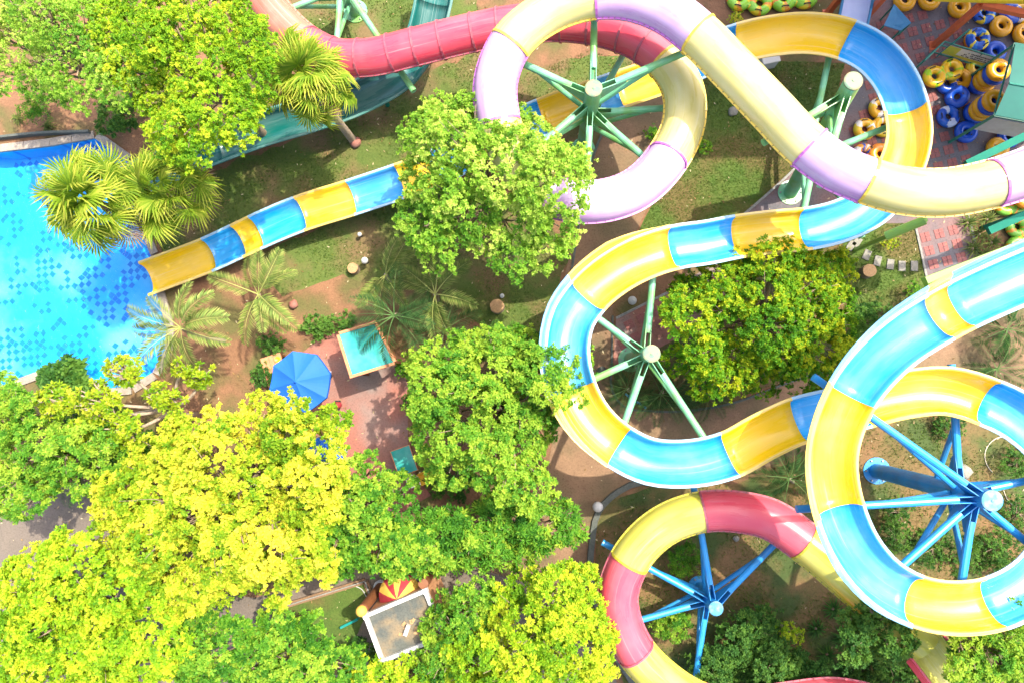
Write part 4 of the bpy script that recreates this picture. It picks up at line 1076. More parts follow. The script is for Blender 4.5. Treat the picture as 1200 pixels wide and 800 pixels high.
# frangipani with bare pale branches
def frangipani():
    rnd = random.Random(7); rng = np.random.default_rng(7)
    b = P(232, 486, 0)
    t = thing('frangipani_tree', 'frangipani with bare pale branches and yellow leaf clusters at the pool corner', 'tree', b)
    cl = [(65, 468, 22, 4.2), (114, 472, 26, 4.3), (144, 434, 19, 4.4), (144, 503, 22, 4.0), (187, 464, 16, 3.8), (205, 466, 11, 3.6), (100, 500, 16, 3.9), (235, 440, 14, 3.2), (215, 430, 10, 3.4)]
    hub = P(205, 478, 2.4) - b
    trunk = mk('trunk', tube([(0, 0, -0.05), (-0.05, 0, 0.9), hub * 0.6 + Vector((0, 0, 0.4)), hub], [0.15, 0.12, 0.10, 0.09], 10), M['pale_bark'], t, smooth=True)
    PT, AX, TN = [], [], []
    for (px, py, r, z) in cl:
        e = P(px, py, z) - b
        pth = limb_path(hub, e - Vector((0, 0, 0.15)), rnd, 0.16, 7)
        br = mk('branch', tube(pth, [0.08 - 0.006 * i for i in range(8)], 8), M['pale_bark'], t, smooth=True)
        rr = m_at(r, z)
        vf = []
        for q in range(max(10, int(r * r / 7))):
            a = rnd.uniform(0, 6.28); s = math.sqrt(rnd.random()) * rr
            p = e + Vector((math.cos(a) * s, math.sin(a) * s, rnd.uniform(-0.25, 0.25) + 0.25 - 0.3 * (s / rr) ** 2))
            vf.append(tube([pth[6], pth[6].lerp(p, 0.6) + Vector((0, 0, 0.05)), p], [0.035, 0.028, 0.02], 5))
            PT.append(tuple(p)); AX.append(tuple((Vector((math.cos(a), math.sin(a), 1.3)) * 1).normalized())); TN.append(rnd.uniform(0.2, 0.65))
        mk('twigs', join(*vf), M['pale_bark'], br)
    V, T, tr_ = rosettes(rng, np.array(PT), np.array(AX), np.array(TN), 12, 0.19, 0.085, (30, 100), 0.15)
    inst('crown', leaf_mesh('crown', V, T, tr_, M['l_yellow']), t)
frangipani()

# --- fan palms
def fan_leaf_mesh(seed, mat, R0=0.80, nseg=24, spread=235):
    rnd = random.Random(seed)
    V, T, F = [], [], []
    # petiole
    for i in range(nseg):
        a = R(-spread / 2 + spread * (i + 0.5) / nseg)
        L = R0 * (0.72 + 0.28 * math.cos(a * 0.5)) * rnd.uniform(0.9, 1.06)
        d = Vector((math.cos(a), math.sin(a), 0)); s = Vector((-math.sin(a), math.cos(a), 0))
        w1 = L * math.tan(R(spread / nseg / 2)) * 0.62 * 0.72
        hinge = L * 0.58
        z1 = 0.10 - 0.12 * abs(math.sin(a)); dz = -0.34 * rnd.uniform(0.4, 1.7)
        n0 = len(V)
        tn = 0.4 + rnd.uniform(-0.2, 0.3)
        V += [Vector((0, 0, 0)), d * hinge - s * w1 + Vector((0, 0, z1 - 0.02)), d * hinge + Vector((0, 0, z1 + 0.035)), d * hinge + s * w1 + Vector((0, 0, z1 - 0.02)), d * L + Vector((0, 0, z1 + dz * L))]
        T += [tn - 0.15, tn, tn + 0.1, tn, min(1, tn + 0.4)]
        F += [(n0, n0 + 1, n0 + 2), (n0, n0 + 2, n0 + 3), (n0 + 1, n0 + 4, n0 + 2), (n0 + 2, n0 + 4, n0 + 3)]
    # petiole as slim strip going back to the crown
    n0 = len(V)
    V += [Vector((-1.0, -0.03, -0.12)), Vector((-1.0, 0.03, -0.12)), Vector((-0.4, 0.022, -0.04)), Vector((-0.4, -0.022, -0.04)), Vector((0.02, 0.02, 0.02)), Vector((0.02, -0.02, 0.02))]
    T += [0.5] * 6
    F += [(n0, n0 + 1, n0 + 2), (n0, n0 + 2, n0 + 3), (n0 + 3, n0 + 2, n0 + 4), (n0 + 3, n0 + 4, n0 + 5)]
    return leaf_mesh('fan_leaf', np.array([tuple(v) for v in V]), np.clip(T, 0, 1), F, M[mat])
M['l_dead'] = leaf_mat('leaf_dead', (0.12, 0.07, 0.03), (0.26, 0.17, 0.08), (0.42, 0.32, 0.18), 0.2)
FANS = [fan_leaf_mesh(s, 'l_palm') for s in range(4)]
DEAD = fan_leaf_mesh(9, 'l_dead', 0.7)

def trunk_rings(b, top, r0, r1, mat, parent, rnd):
    n = 14
    pts, rad = [], []
    bend = Vector((rnd.uniform(-.15, .15), rnd.uniform(-.15, .15), 0))
    for i in range(n * 2 + 1):
        f = i / (n * 2)
        pts.append(Vector((0, 0, -0.05)).lerp(top, f) + bend * math.sin(math.pi * f))
        rad.append((r0 + (r1 - r0) * f) * (1.05 if i % 2 else 0.94))
    return mk('trunk', tube(pts, rad, 10), mat, parent, smooth=True)

def fan_palm(label, base_px, crown_px, z, nf, sc, seed):
    rnd = random.Random(seed)
    b = P(base_px[0], base_px[1], 0); top = P(crown_px[0], crown_px[1], z) - b
    t = thing('fan_palm', label, 'palm', b, 'fan palms by the pool')
    trunk_rings(b, top, 0.17, 0.11, M['pale_bark'], t, rnd)
    for i in range(nf):
        az = i * 2.39996 + rnd.uniform(-0.25, 0.25)
        u_ = (i + 0.5) / nf
        el = R(80 - 112 * u_ ** 0.85 + rnd.uniform(-12, 12))
        d = Vector((math.cos(az) * math.cos(el), math.sin(az) * math.cos(el), math.sin(el)))
        s = sc * rnd.uniform(0.85, 1.12)
        x = d; y = Vector((0, 0, 1)).cross(x)
        if y.length < 0.05: y = Vector((0, 1, 0))
        y.normalize(); zz = x.cross(y)
        roll = rnd.uniform(-0.95, 0.95)
        Mx = Matrix((x, y, zz)).transposed() @ Matrix.Rotation(roll, 3, 'X')
        # blade tilts down from its petiole
        Mx = Mx @ Matrix.Rotation(R(rnd.uniform(-5, 50)), 3, 'Y')
        if rnd.random() < 0.12: roll += 0.6
        o = inst('frond', DEAD if (i > nf - 7 and i % 2) else FANS[rnd.randrange(4)], t, top + d * 1.0 * s * rnd.uniform(0.75, 1.1), Mx.to_euler(), (s, s, s))
fan_palm('tall fan palm leaning over the blue pool water', (168, 262), (112, 236), 5.0, 42, 1.10, 3)
fan_palm('fan palm at the pool edge touching the dense lime tree', (215, 262), (196, 226), 4.4, 34, 1.05, 5)
fan_palm('fan palm with bare grey trunk in front of the red tube', (414, 165), (364, 96), 5.2, 42, 1.02, 9)

# --- feather palms
def frond_mesh(seed, mat, L=1.9, n=34, lw=0.42, droop=0.55):
    rnd = random.Random(seed)
    V, T, F = [], [], []
    def at(t):
        return Vector((L * t * (1 - 0.10 * t * t), 0, L * (0.42 * t - droop * t * t)))
    for i in range(14):
        a, b = at(i / 14), at((i + 1) / 14)
        w0 = 0.022 * (1 - i / 15)
        n0 = len(V)
        V += [a + Vector((0, w0, 0)), a - Vector((0, w0, 0)), b - Vector((0, w0 * .9, 0)), b + Vector((0, w0 * .9, 0))]
        T += [0.75] * 4; F += [(n0, n0 + 1, n0 + 2), (n0, n0 + 2, n0 + 3)]
    for i in range(n):
        t = 0.14 + 0.86 * (i + 0.5) / n
        p = at(t); tan = (at(min(1, t + 0.02)) - at(t - 0.02)).normalized()
        ll = lw * (math.sin(math.pi * min(1, 0.16 + 0.84 * t)) ** 0.6 * 0.85 + 0.18) 
        for sg in (-1, 1):
            d = (tan * 0.62 + Vector((0, sg, 0)) * 0.80 + Vector((0, 0, rnd.uniform(-0.05, 0.3)))).normalized()
            l2 = ll * rnd.uniform(0.85, 1.1)
            tip = p + d * l2 + Vector((0, 0, -0.22 * l2)); mid = p + d * l2 * 0.5
            s = tan * (0.020 if n > 30 else 0.014)
            n0 = len(V); tn = 0.35 + rnd.uniform(-0.2, 0.35)
            V += [p, mid + s + Vector((0, 0, -.005)), tip, mid - s + Vector((0, 0, .01))]
            T += [tn - 0.1, tn, min(1, tn + 0.35), tn]
            F += [(n0, n0 + 1, n0 + 2), (n0, n0 + 2, n0 + 3)]
    return leaf_mesh('frond', np.array([tuple(v) for v in V]), np.clip(T, 0, 1), F, M[mat])
FROND = {m_: [frond_mesh(s, m_, n=34 if m_ == 'l_feather' else 27, lw=0.42 if m_ == 'l_feather' else 0.46) for s in range(3)] for m_ in ('l_feather', 'l_dfeather')}

def feather_palm(label, base_px, crown_px, z, dirs, L, mat, seed, group='feathery palms', tr=0.10, name='feather_palm'):
    """dirs: number of fronds or list of photo angles (deg, 0 right, 90 down in the picture)"""
    rnd = random.Random(seed)
    b = P(base_px[0], base_px[1], 0); top = P(crown_px[0], crown_px[1], z) - b
    t = thing(name, label, 'palm', b, group)
    trunk_rings(b, top, tr, tr * 0.7, M['pale_bark'], t, rnd)
    if isinstance(dirs, int): dirs = [i * 137.5 for i in range(dirs)]
    for i, a in enumerate(dirs):
        az = -R(a + rnd.uniform(-7, 7)); s = L / 1.9 * rnd.uniform(0.88, 1.1)
        inst('frond', FROND[mat][i % 3], t, top, (rnd.uniform(-0.5, 0.5), R(rnd.uniform(-28, 8)), az), (s, s, s))
    return t
feather_palm('pale feathery palm with a bare leaning trunk at the slide exit', (263, 399), (212, 384), 3.2, [200, 180, 222, 320, 335, 350, 100, 75, 120, 140, 280, 20], 2.0, 'l_feather', 31)
feather_palm('pale feathery palm beside the blue umbrella and red soil', (318, 352), (303, 345), 2.0, [45, 60, 30, 320, 300, 285, 75, 250, 110, 200], 2.0, 'l_feather', 32)
feather_palm('feathery palm under the edge of the fresh green tree', (512, 352), (510, 345), 2.6, [200, 215, 280, 310, 255, 90, 110, 75, 20], 1.9, 'l_feather', 33)
feather_palm('thin feathery palm on the lawn beside the round stump', (456, 330), (452, 322), 2.2, [300, 285, 320, 120, 140, 90, 60], 1.7, 'l_feather', 34)
feather_palm('dark green palm over the corner of the teal roof', (470, 372), (462, 370), 2.9, [160, 140, 185, 200, 45, 20, 350, 330, 270, 230, 100], 1.9, 'l_dfeather', 35)
feather_palm('dark green palm behind the broad whorled tree and shed', (522, 388), (520, 388), 2.2, 11, 1.7, 'l_dfeather', 36)
for i, (x, y, z, L, lab) in enumerate([(95, 545, 2.6, 1.7, 'dark palm in the thicket over the grey pavement'), (120, 515, 3.0, 1.5, 'dark palm in the thicket under the frangipani clusters'), (62, 500, 2.2, 1.6, 'dark palm in the thicket beside the pool coping')]):
    feather_palm(lab, (x + 4, y - 2), (x, y), z, 11, L, 'l_dfeather', 40 + i)
for i, (x, y, L, lab) in enumerate([(1180, 386, 1.5, 'dark palm on the pinkish path beside the upper blue flume'), (1168, 432, 1.4, 'dark palm beside the blue arm end at the lower yellow bend'), (925, 560, 1.8, 'dark palm under the blue and yellow flume above the red tube'), (775, 462, 1.5, 'dark low palm at the kerb under the mid green tree'), (735, 455, 1.2, 'dark low palm beside the green mast foot'), (830, 462, 1.2, 'dark low palm at the path edge below the mid green tree')]):
    feather_palm(lab, (x, y), (x, y), 0.7, 11, L, 'l_dfeather', 50 + i, tr=0.08)

# --- shrubs and rosette plants
def shrub(label, px, py, r, h, mat, leaf=(0.2, 0.1), n=5, per=16, seed=1, group=None, name='shrub', th=(35, 95), tbias=0.0):
    return tree(name, label, [(px, py, r, r * 0.9)], h, h * 0.35, m_at(r, h) * 0.45, n, mat, leaf, 8, per, seed, 'shrub', group, tr=0.045, th=th, tbias=tbias)
shrub('glowing lime ball shaped bush among the dark shrubs', 925, 744, 15, 1.7, 'l_lime', (0.15, 0.08), 5, 22, 61, tbias=0.25)
shrub('grey green bush beside the short blue mast', 808, 655, 24, 1.3, 'l_green', (0.26, 0.07), 6, 14, 62, th=(30, 90))
shrub('pale green bush near the red wall of the tube ring', 786, 727, 24, 1.6, 'l_green', (0.26, 0.08), 6, 15, 63, tbias=0.12)
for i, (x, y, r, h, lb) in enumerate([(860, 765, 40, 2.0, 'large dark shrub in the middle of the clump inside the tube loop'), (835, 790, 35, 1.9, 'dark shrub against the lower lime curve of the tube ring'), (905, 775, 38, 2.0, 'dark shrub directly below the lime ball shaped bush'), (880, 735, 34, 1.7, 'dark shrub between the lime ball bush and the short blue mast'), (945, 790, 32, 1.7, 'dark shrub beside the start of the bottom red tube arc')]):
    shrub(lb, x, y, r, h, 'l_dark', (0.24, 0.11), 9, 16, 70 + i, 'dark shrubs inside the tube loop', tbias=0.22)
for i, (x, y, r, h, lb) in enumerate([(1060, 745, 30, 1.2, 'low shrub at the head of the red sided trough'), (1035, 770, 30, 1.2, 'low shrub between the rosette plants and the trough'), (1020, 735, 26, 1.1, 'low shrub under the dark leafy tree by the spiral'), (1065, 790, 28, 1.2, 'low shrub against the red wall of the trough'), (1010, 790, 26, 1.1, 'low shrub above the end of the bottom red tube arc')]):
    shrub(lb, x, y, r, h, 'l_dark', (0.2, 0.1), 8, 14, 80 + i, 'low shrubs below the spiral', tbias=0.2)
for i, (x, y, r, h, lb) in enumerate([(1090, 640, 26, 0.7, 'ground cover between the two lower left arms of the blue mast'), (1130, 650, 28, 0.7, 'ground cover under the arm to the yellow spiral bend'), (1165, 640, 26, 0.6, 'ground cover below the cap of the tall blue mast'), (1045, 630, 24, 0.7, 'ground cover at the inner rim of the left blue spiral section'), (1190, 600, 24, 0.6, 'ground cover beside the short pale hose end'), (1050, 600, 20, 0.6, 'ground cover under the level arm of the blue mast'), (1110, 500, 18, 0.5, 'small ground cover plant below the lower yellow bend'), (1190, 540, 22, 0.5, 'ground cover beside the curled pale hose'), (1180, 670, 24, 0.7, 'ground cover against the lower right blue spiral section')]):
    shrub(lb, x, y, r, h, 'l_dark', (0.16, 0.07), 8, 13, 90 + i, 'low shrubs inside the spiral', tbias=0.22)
shrub('dark hedge shrub between the mid green tree and upper blue flume', 1022, 380, 30, 1.5, 'l_dark', (0.2, 0.09), 8, 16, 101, tbias=0.2)
shrub('dark hedge shrub at the foot of the upper blue flume', 1005, 412, 22, 1.3, 'l_dark', (0.2, 0.09), 6, 16, 102, tbias=0.15)
shrub('small ring shaped green bush on the lawn by the stepping stones', 1068, 340, 13, 0.7, 'l_green', (0.14, 0.07), 4, 18, 103)
shrub('dark bush left of the blue umbrella', 316, 440, 20, 1.2, 'l_dark', (0.2, 0.09), 6, 16, 104, tbias=0.2)
shrub('dark bush above the wooden table', 318, 405, 18, 1.0, 'l_dark', (0.2, 0.09), 5, 16, 105, tbias=0.15)
shrub('low leafy plants along the edge of the red floor above the teal shed', 372, 384, 18, 0.7, 'l_dark', (0.2, 0.1), 5, 15, 106, tbias=0.3)
shrub('low leafy plants beside the corner of the teal roof', 400, 378, 16, 0.7, 'l_dark', (0.2, 0.1), 5, 15, 107, tbias=0.3)
shrub('narrow green shrub along the floor edge right of the teal shed', 476, 432, 14, 1.2, 'l_green', (0.2, 0.1), 5, 14, 108)
shrub('green shrub beside the small teal table', 492, 470, 18, 1.6, 'l_green', (0.24, 0.11), 5, 14, 109)
shrub('small yellow flowering clump beside the lime beam', 1042, 283, 11, 0.6, 'l_yellow', (0.10, 0.06), 4, 26, 110, tbias=0.2)
shrub('small yellow clump at the edge of the tube yard', 862, 22, 12, 0.6, 'l_yellow', (0.12, 0.07), 4, 22, 111, tbias=0.1)
shrub('leafy green bush beneath the airy tree at the pool wall', 42, 128, 20, 1.3, 'l_green', (0.3, 0.05), 6, 14, 112, th=(20, 80))
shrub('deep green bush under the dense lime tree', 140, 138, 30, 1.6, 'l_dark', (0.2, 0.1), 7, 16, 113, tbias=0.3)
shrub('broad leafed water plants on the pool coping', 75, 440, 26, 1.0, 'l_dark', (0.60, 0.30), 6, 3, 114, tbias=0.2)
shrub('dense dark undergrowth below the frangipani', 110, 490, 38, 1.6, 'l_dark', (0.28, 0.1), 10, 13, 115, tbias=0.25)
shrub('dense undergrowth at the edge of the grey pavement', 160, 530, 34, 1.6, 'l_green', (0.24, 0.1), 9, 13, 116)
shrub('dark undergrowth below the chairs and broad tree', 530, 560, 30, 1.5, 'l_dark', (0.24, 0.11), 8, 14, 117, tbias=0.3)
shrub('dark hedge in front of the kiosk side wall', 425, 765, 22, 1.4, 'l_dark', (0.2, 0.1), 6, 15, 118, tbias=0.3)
shrub('little green seedling beside the cream ring on the lawn', 826, 172, 8, 0.5, 'l_green', (0.16, 0.08), 3, 24, 119, tbias=0.2)
shrub('green plants at the footpath under the ring of the tube slide', 766, 157, 10, 0.6, 'l_green', (0.16, 0.08), 3, 22, 120)

def spiky(label, px, py, r, n, mat, seed, group, el=(15, 75), wd=0.05, name='strappy_plant'):
    rnd = random.Random(seed)
    b = P(px, py, 0); L = m_at(r, 0.3)
    V, T, F = [], [], []
    for i in range(n):
        az = i * 2.39996 + rnd.uniform(-.2, .2); e = R(el[1] - (el[1] - el[0]) * i / n)
        l2 = L * rnd.uniform(0.8, 1.15)
        d = Vector((math.cos(az), math.sin(az), 0)); s = Vector((-math.sin(az), math.cos(az), 0))
        p1 = d * l2 * 0.5 * math.cos(e) + Vector((0, 0, l2 * 0.55 * math.sin(e) + 0.05)); p2 = d * l2 * (0.55 + 0.45 * math.cos(e)) + Vector((0, 0, max(0.04, l2 * 0.55 * math.sin(e) - 0.05)))
        n0 = len(V); tn = rnd.uniform(0.2, 0.7)
        V += [s * wd * 0.5 + d * 0.03 + Vector((0, 0, 0.02)), -s * wd * 0.5 + d * 0.03 + Vector((0, 0, 0.02)), p1 - s * wd, p1 + Vector((0, 0, -0.02)), p1 + s * wd, p2]
        T += [tn, tn, tn, tn - 0.1, tn, min(1, tn + 0.3)]
        F += [(n0, n0 + 1, n0 + 3), (n0 + 1, n0 + 2, n0 + 3), (n0, n0 + 3, n0 + 4), (n0 + 3, n0 + 2, n0 + 5), (n0 + 3, n0 + 5, n0 + 4)]
    t = thing(name, label, 'plant', b, group)
    inst('leaves', leaf_mesh('leaves', np.array([tuple(v) for v in V]), np.clip(T, 0, 1), F, M[mat]), t)
    mk('crown_base', lathe([(0.06, 0), (0.07, 0.06), (0.03, 0.12), (0, 0.13)], 8), M['bark'], t)
for i, (x, y, r) in enumerate([(975, 712, 15), (955, 735, 14), (985, 745, 15), (968, 765, 14), (1000, 765, 13), (990, 785, 14), (1012, 708, 13), (1020, 690, 12)]):
    spiky('dark rosette plant with narrow leaves in the bed beside the red tube', x, y, r, 34, 'l_dark', 120 + i, 'rosette plants beside the red tube', (10, 60), 0.03, 'rosette_plant')
for i, (x, y, r, lb) in enumerate([(990, 318, 20, 'spiky plant right beside the stump stool of the stepping stones'), (998, 342, 19, 'pale spiky plant below that stump against the tree edge'), (985, 300, 16, 'spiky plant between the blue flume and the mid green tree')]):
    spiky(lb, x, y, r, 26, 'l_flax', 140 + i, 'spiky plants beside the stump', (15, 70), 0.035)
for i, (x, y, r) in enumerate([(1132, 262, 17), (1146, 275, 18), (1138, 292, 17), (1155, 258, 16), (1160, 285, 15), (1172, 300, 14), (1150, 300, 14)]):
    spiky('strap leaved plant beside the red tiled walk', x, y, r, 30, 'l_flax', 150 + i, 'strappy plants beside the red walk', (10, 65), 0.022)
for i, (x, y, r, lb) in enumerate([(60, 150, 14, 'grassy tuft behind the end of the low pool wall'), (25, 140, 14, 'grassy tuft on orange soil under the airy tree'), (545, 500, 16, 'grassy tuft under the broad whorled tree')]):
    spiky(lb, x, y, r, 34, 'l_flax', 170 + i, 'grassy tufts', (15, 80), 0.02)

# --- grass and litter
def scatter_grass():
    rng = np.random.default_rng(5)
    VV, TT = [], []
    def fill(poly, dens, h, patch):
        W = [(P(x, y).x, P(x, y).y) for x, y in poly]
        xs = [q[0] for q in W]; ys = [q[1] for q in W]
        n = int((max(xs) - min(xs)) * (max(ys) - min(ys)) * dens)
        x = rng.uniform(min(xs), max(xs), n); y = rng.uniform(min(ys), max(ys), n)
        keep = np.array([inside(a, b, W) for a, b in zip(x, y)])
        f = np.sin(x * 1.9 + 1.3 * np.sin(y * 1.1)) + np.cos(y * 2.3 + 1.7 * np.sin(x * 0.8))
        keep &= (f + rng.normal(0, 0.9, n)) > patch
        return np.stack([x[keep], y[keep]], 1), h
    for poly, dens, h, patch in ((LAWNS['a'], 330, 0.07, -0.3), (LAWNS['b'], 330, 0.07, -0.3), (LAWNS['c'], 620, 0.045, -3), (LAWNS['d'], 420, 0.06, -2), (LAWNS['e'], 300, 0.07, -0.2), (BEDS['f'], 160, 0.1, 0.2), (BEDS['g'], 260, 0.10, 0.1)):
        xy, hh = fill(poly, dens, h, patch)
        n = len(xy)
        a = rng.uniform(0, 6.28, n); hgt = hh * rng.uniform(0.6, 1.5, n); w_ = 0.013 * rng.uniform(0.7, 1.6, n)
        ln = rng.normal(0, 0.6, (n, 2)) * hgt[:, None]
        z0 = np.full(n, 0.004)
        v0 = np.stack([xy[:, 0] + np.cos(a) * w_, xy[:, 1] + np.sin(a) * w_, z0], 1); v1 = np.stack([xy[:, 0] - np.cos(a) * w_, xy[:, 1] - np.sin(a) * w_, z0], 1)
        v2 = np.stack([xy[:, 0] + ln[:, 0], xy[:, 1] + ln[:, 1], hgt], 1)
        VV.append(np.stack([v0, v1, v2], 1).reshape(-1, 3)); TT.append(np.repeat(np.clip(rng.normal(0.4, 0.22, n), 0, 1), 3))
    V = np.concatenate(VV); T = np.concatenate(TT)
    tris = np.arange(len(V)).reshape(-1, 3)
    o = inst('grass', leaf_mesh('grass', V, T, tris, M['l_grass']))
    tag(o, 'short patchy grass on the lawns between the slides', 'grass', kind='stuff')
    # fallen leaves
    n = 3000
    px = rng.uniform(-20, 1220, n); py = rng.uniform(-20, 820, n)
    pts = np.array([tuple(P(a, b, 0.035)) for a, b in zip(px, py)])
    wl = [(p.x, p.y) for p in POOLW]
    pts = pts[np.array([not inside(a[0], a[1], wl) for a in pts])]
    n = len(pts)
    a = rng.uniform(0, 6.28, n); L = rng.uniform(0.03, 0.075, n)
    d = np.stack([np.cos(a) * L, np.sin(a) * L, rng.uniform(-0.01, 0.02, n)], 1); s = np.stack([-np.sin(a) * L * .4, np.cos(a) * L * .4, np.zeros(n)], 1)
    V = np.stack([pts - d, pts + s, pts + d, pts - s], 1).reshape(-1, 3)
    b = np.arange(n) * 4
    tris = np.stack([np.stack([b, b + 1, b + 2], 1), np.stack([b, b + 2, b + 3], 1)], 1).reshape(-1, 3)
    m_ = leaf_mat('dry_leaf', (0.10, 0.06, 0.02), (0.30, 0.19, 0.08), (0.55, 0.48, 0.30), 0.2, 0.7)
    o = inst('fallen_leaves', leaf_mesh('fallen_leaves', V, np.repeat(rng.uniform(0, 1, n), 4), tris, m_))
    tag(o, 'dry fallen leaves scattered over soil and paving', 'leaves', kind='stuff')
scatter_grass()

# ------------------------------------------------------------------ small garden things
for i, (x, y, r, lab) in enumerate([(416, 316, 0.21, 'round tan stump stool on the grass near a white lamp'), (583, 360, 0.27, 'round tan stump stool on the lawn by the footpath'), (1014, 319, 0.25, 'round tan stump stool beside the stepping stones'), (1088, 553, 0.0, '')]):
    if not lab: continue
    t = thing('stump_stool', lab, 'stool', P(x, y, 0), 'tan stump stools')
    rr = [(r * (1.08), 0), (r * 1.0, 0.1), (r * 0.98, 0.34)]
    mk('side', lathe(rr, 18), M['bark'], t, smooth=False)
    rnd = random.Random(i)
    V = [(math.cos(a) * r * rnd.uniform(0.95, 1.06), math.sin(a) * r * rnd.uniform(0.95, 1.06), z) for z in (0.33, 0.37) for a in [k * 2 * math.pi / 18 for k in range(18)]]
    mk('seat', (V, [tuple(range(17, -1, -1)), tuple(range(18, 36))] + [(k, (k + 1) % 18, 18 + (k + 1) % 18, 18 + k) for k in range(18)]), M['stump_top'], t)
for i, (x, y, a, lab) in enumerate([(997, 288, 35, 'stepping stone nearest the blue flume, half hidden by plants'), (1004, 284, 35, 'stepping stone tucked under the edge of the blue flume'), (1015.5, 299, 25, 'second stepping stone out from the blue flume'), (1028, 306, 15, 'stepping stone just above the stump stool'), (1043, 310, 8, 'stepping stone in the middle of the row on the lawn'), (1056.5, 312, 3, 'stepping stone before the last toward the red walk'), (1071, 312, 2, 'last stepping stone beside the red tiled walk')]):
    tag(mk('stepping_stone', chamfer_box((0, 0, 0.025), (0.27, 0.40, 0.05), -R(a), 0.012), M['stone'], loc=P(x, y, 0)), lab, 'stepping stone', 'stepping stones on the lawn')
def lamp(x, y, lab, r=0.14, h=0.35):
    t = thing('garden_lamp', lab, 'lamp', P(x, y, 0), 'white garden lamps')
    mk('post', lathe([(0.05, 0), (0.035, 0.05), (0.035, h)], 10), M['black'], t)
    mk('globe', lathe([(r * math.sin(a), h + r - r * math.cos(a)) for a in [math.pi * k / 8 for k in range(9)]], 14), M['white'], t, smooth=True)
lamp(431, 308, 'small white lamp next to the tan stump on the grass')
lamp(424, 277, 'small pale lamp on the lawn below the straight slide', 0.09, 0.25)
lamp(589, 348, 'small grey white lamp beside the stump by the footpath', 0.09, 0.25)
lamp(698, 588, 'round white lamp on the dark rounded kerb', 0.20, 0.8)
lamp(738, 355, 'white lamp beside the short red walk inside the bend', 0.17, 0.6)
lamp(860, 540, 'white lamp under the blue flume', 0.12, 0.4)
# boulders
def boulder(x, y, r, lab, mat='stone'):
    rnd = random.Random(int(x * 7 + y)); bm = bmesh.new()
    bmesh.ops.create_icosphere(bm, subdivisions=2, radius=r)
    for v in bm.verts: v.co *= rnd.uniform(0.82, 1.12); v.co.z *= 0.7; v.co.z += r * 0.42
    me = bpy.data.meshes.new('boulder'); bm.to_mesh(me); bm.free(); me.materials.append(M[mat])
    for p in me.polygons: p.use_smooth = True
    o = bpy.data.objects.new('boulder', me); o.location = P(x, y, 0); link(o); tag(o, lab, 'rock', 'garden rocks')
boulder(858, 132, 0.2, 'grey rock on the lawn under the straight cream tube')
boulder(1127, 552, 0.30, 'pale tan rock at the foot of the tall blue mast arms')
boulder(345, 357, 0.2, 'pinkish rock on the red soil beside the feathery palm', 'red_floor')
boulder(862, 630, 0.12, 'small grey rock inside the lime and red tube ring')
boulder(417, 168, 0.0001 + 0.24, 'reddish mound of soil at the fan palm trunk', 'red_floor')
boulder(705, 435, 0.2, 'dark grey rock on the footpath inside the bend', 'kerb_dark')
# white box behind slide A
t = thing('utility_box', 'cream utility box on the lawn beside the yellow flume', 'box', P(897, 76, 0))
mk('cabinet', chamfer_box((0, 0, 0.3), (0.62, 0.42, 0.6), R(12), 0.03), M['white'], t)
mk('lid', chamfer_box((0, 0, 0.63), (0.68, 0.48, 0.05), R(12), 0.015), M['plastic_w'], t)
mk('handle', box((0.05, 0.1, 0.665), (0.26, 0.04, 0.03), R(12)), M['black'], t)
def hose(pts, lab, mat='hose', r=0.018):
    W = [P(x, y, 0.03) for x, y in pts]; sm, _ = catmull(W, 0.1); o = sm[0].copy(); o.z = 0
    tag(mk('garden_hose', tube([p - o for p in sm], r, 6), M[mat], loc=o, smooth=True), lab, 'hose')
hose([(1178, 511), (1168, 513), (1159, 520), (1154, 532), (1157, 545), (1163, 553)], 'pale hose curled on the ground inside the blue spiral')
hose([(1176, 574), (1180, 584), (1187, 592)], 'short pale hose end on the ground below the blue mast top')
hose([(416, 686), (424, 690), (430, 700), (433, 705)], 'white hose curving over the small walled lawn', 'white')
for x0, y0, x1, y1, lab in ((733, 461, 739, 466, 'short blue pipe lying beside the green arm'), (746, 470, 757, 478, 'longer blue pipe lying in the bed')):
    a, b = P(x0, y0, 0.05), P(x1, y1, 0.05); o = Vector((a.x, a.y, 0))
    tag(mk('loose_pipe', tube([a - o, b - o], 0.04, 8), M['bsteel'], loc=o), lab, 'pipe')

# ------------------------------------------------------------------ snack court
def shed():
    q = [P(396, 391, 2.2), P(440, 378, 2.2), P(464, 425, 2.2), P(412, 441, 2.2)]
    c = sum(q, Vector()) / 4; b = Vector((c.x, c.y, 0))
    t = thing('snack_shed', 'small shed with flat turquoise roof edged in orange', 'shed', b)
    L = [p - b for p in q]
    ins = [p.lerp(c - b, 0.07) for p in L]
    v = [p + Vector((0, 0, 0.0)) for p in ins] + [p + Vector((0, 0, 0.04)) for p in ins]
    Fb = [(3, 2, 1, 0), (4, 5, 6, 7), (0, 1, 5, 4), (1, 2, 6, 5), (2, 3, 7, 6), (3, 0, 4, 7)]
    Ff = [tuple(reversed(x)) for x in Fb]
    rf = mk('roof', (v, Ff), M['teal_roof'], t)
    for i in range(4):
        a, e = L[i], L[(i + 1) % 4]; d = (e - a).normalized()
        mk('fascia', beam(a + d * 0.055, e - d * 0.055 if i % 2 else e + d * 0.05, 0.10, 0.16), M['wood'], rf)
    for p in ins:
        mk('post', box((p.x * .96, p.y * .96, p.z / 2 - 0.02), (0.09, 0.09, p.z - 0.02)), M['brown'], t)
    w_ = mk('counter', chamfer_box((0, 0, 0.5), (1.15, 0.9, 1.0), R(18), 0.02), M['wood'], t)
shed()
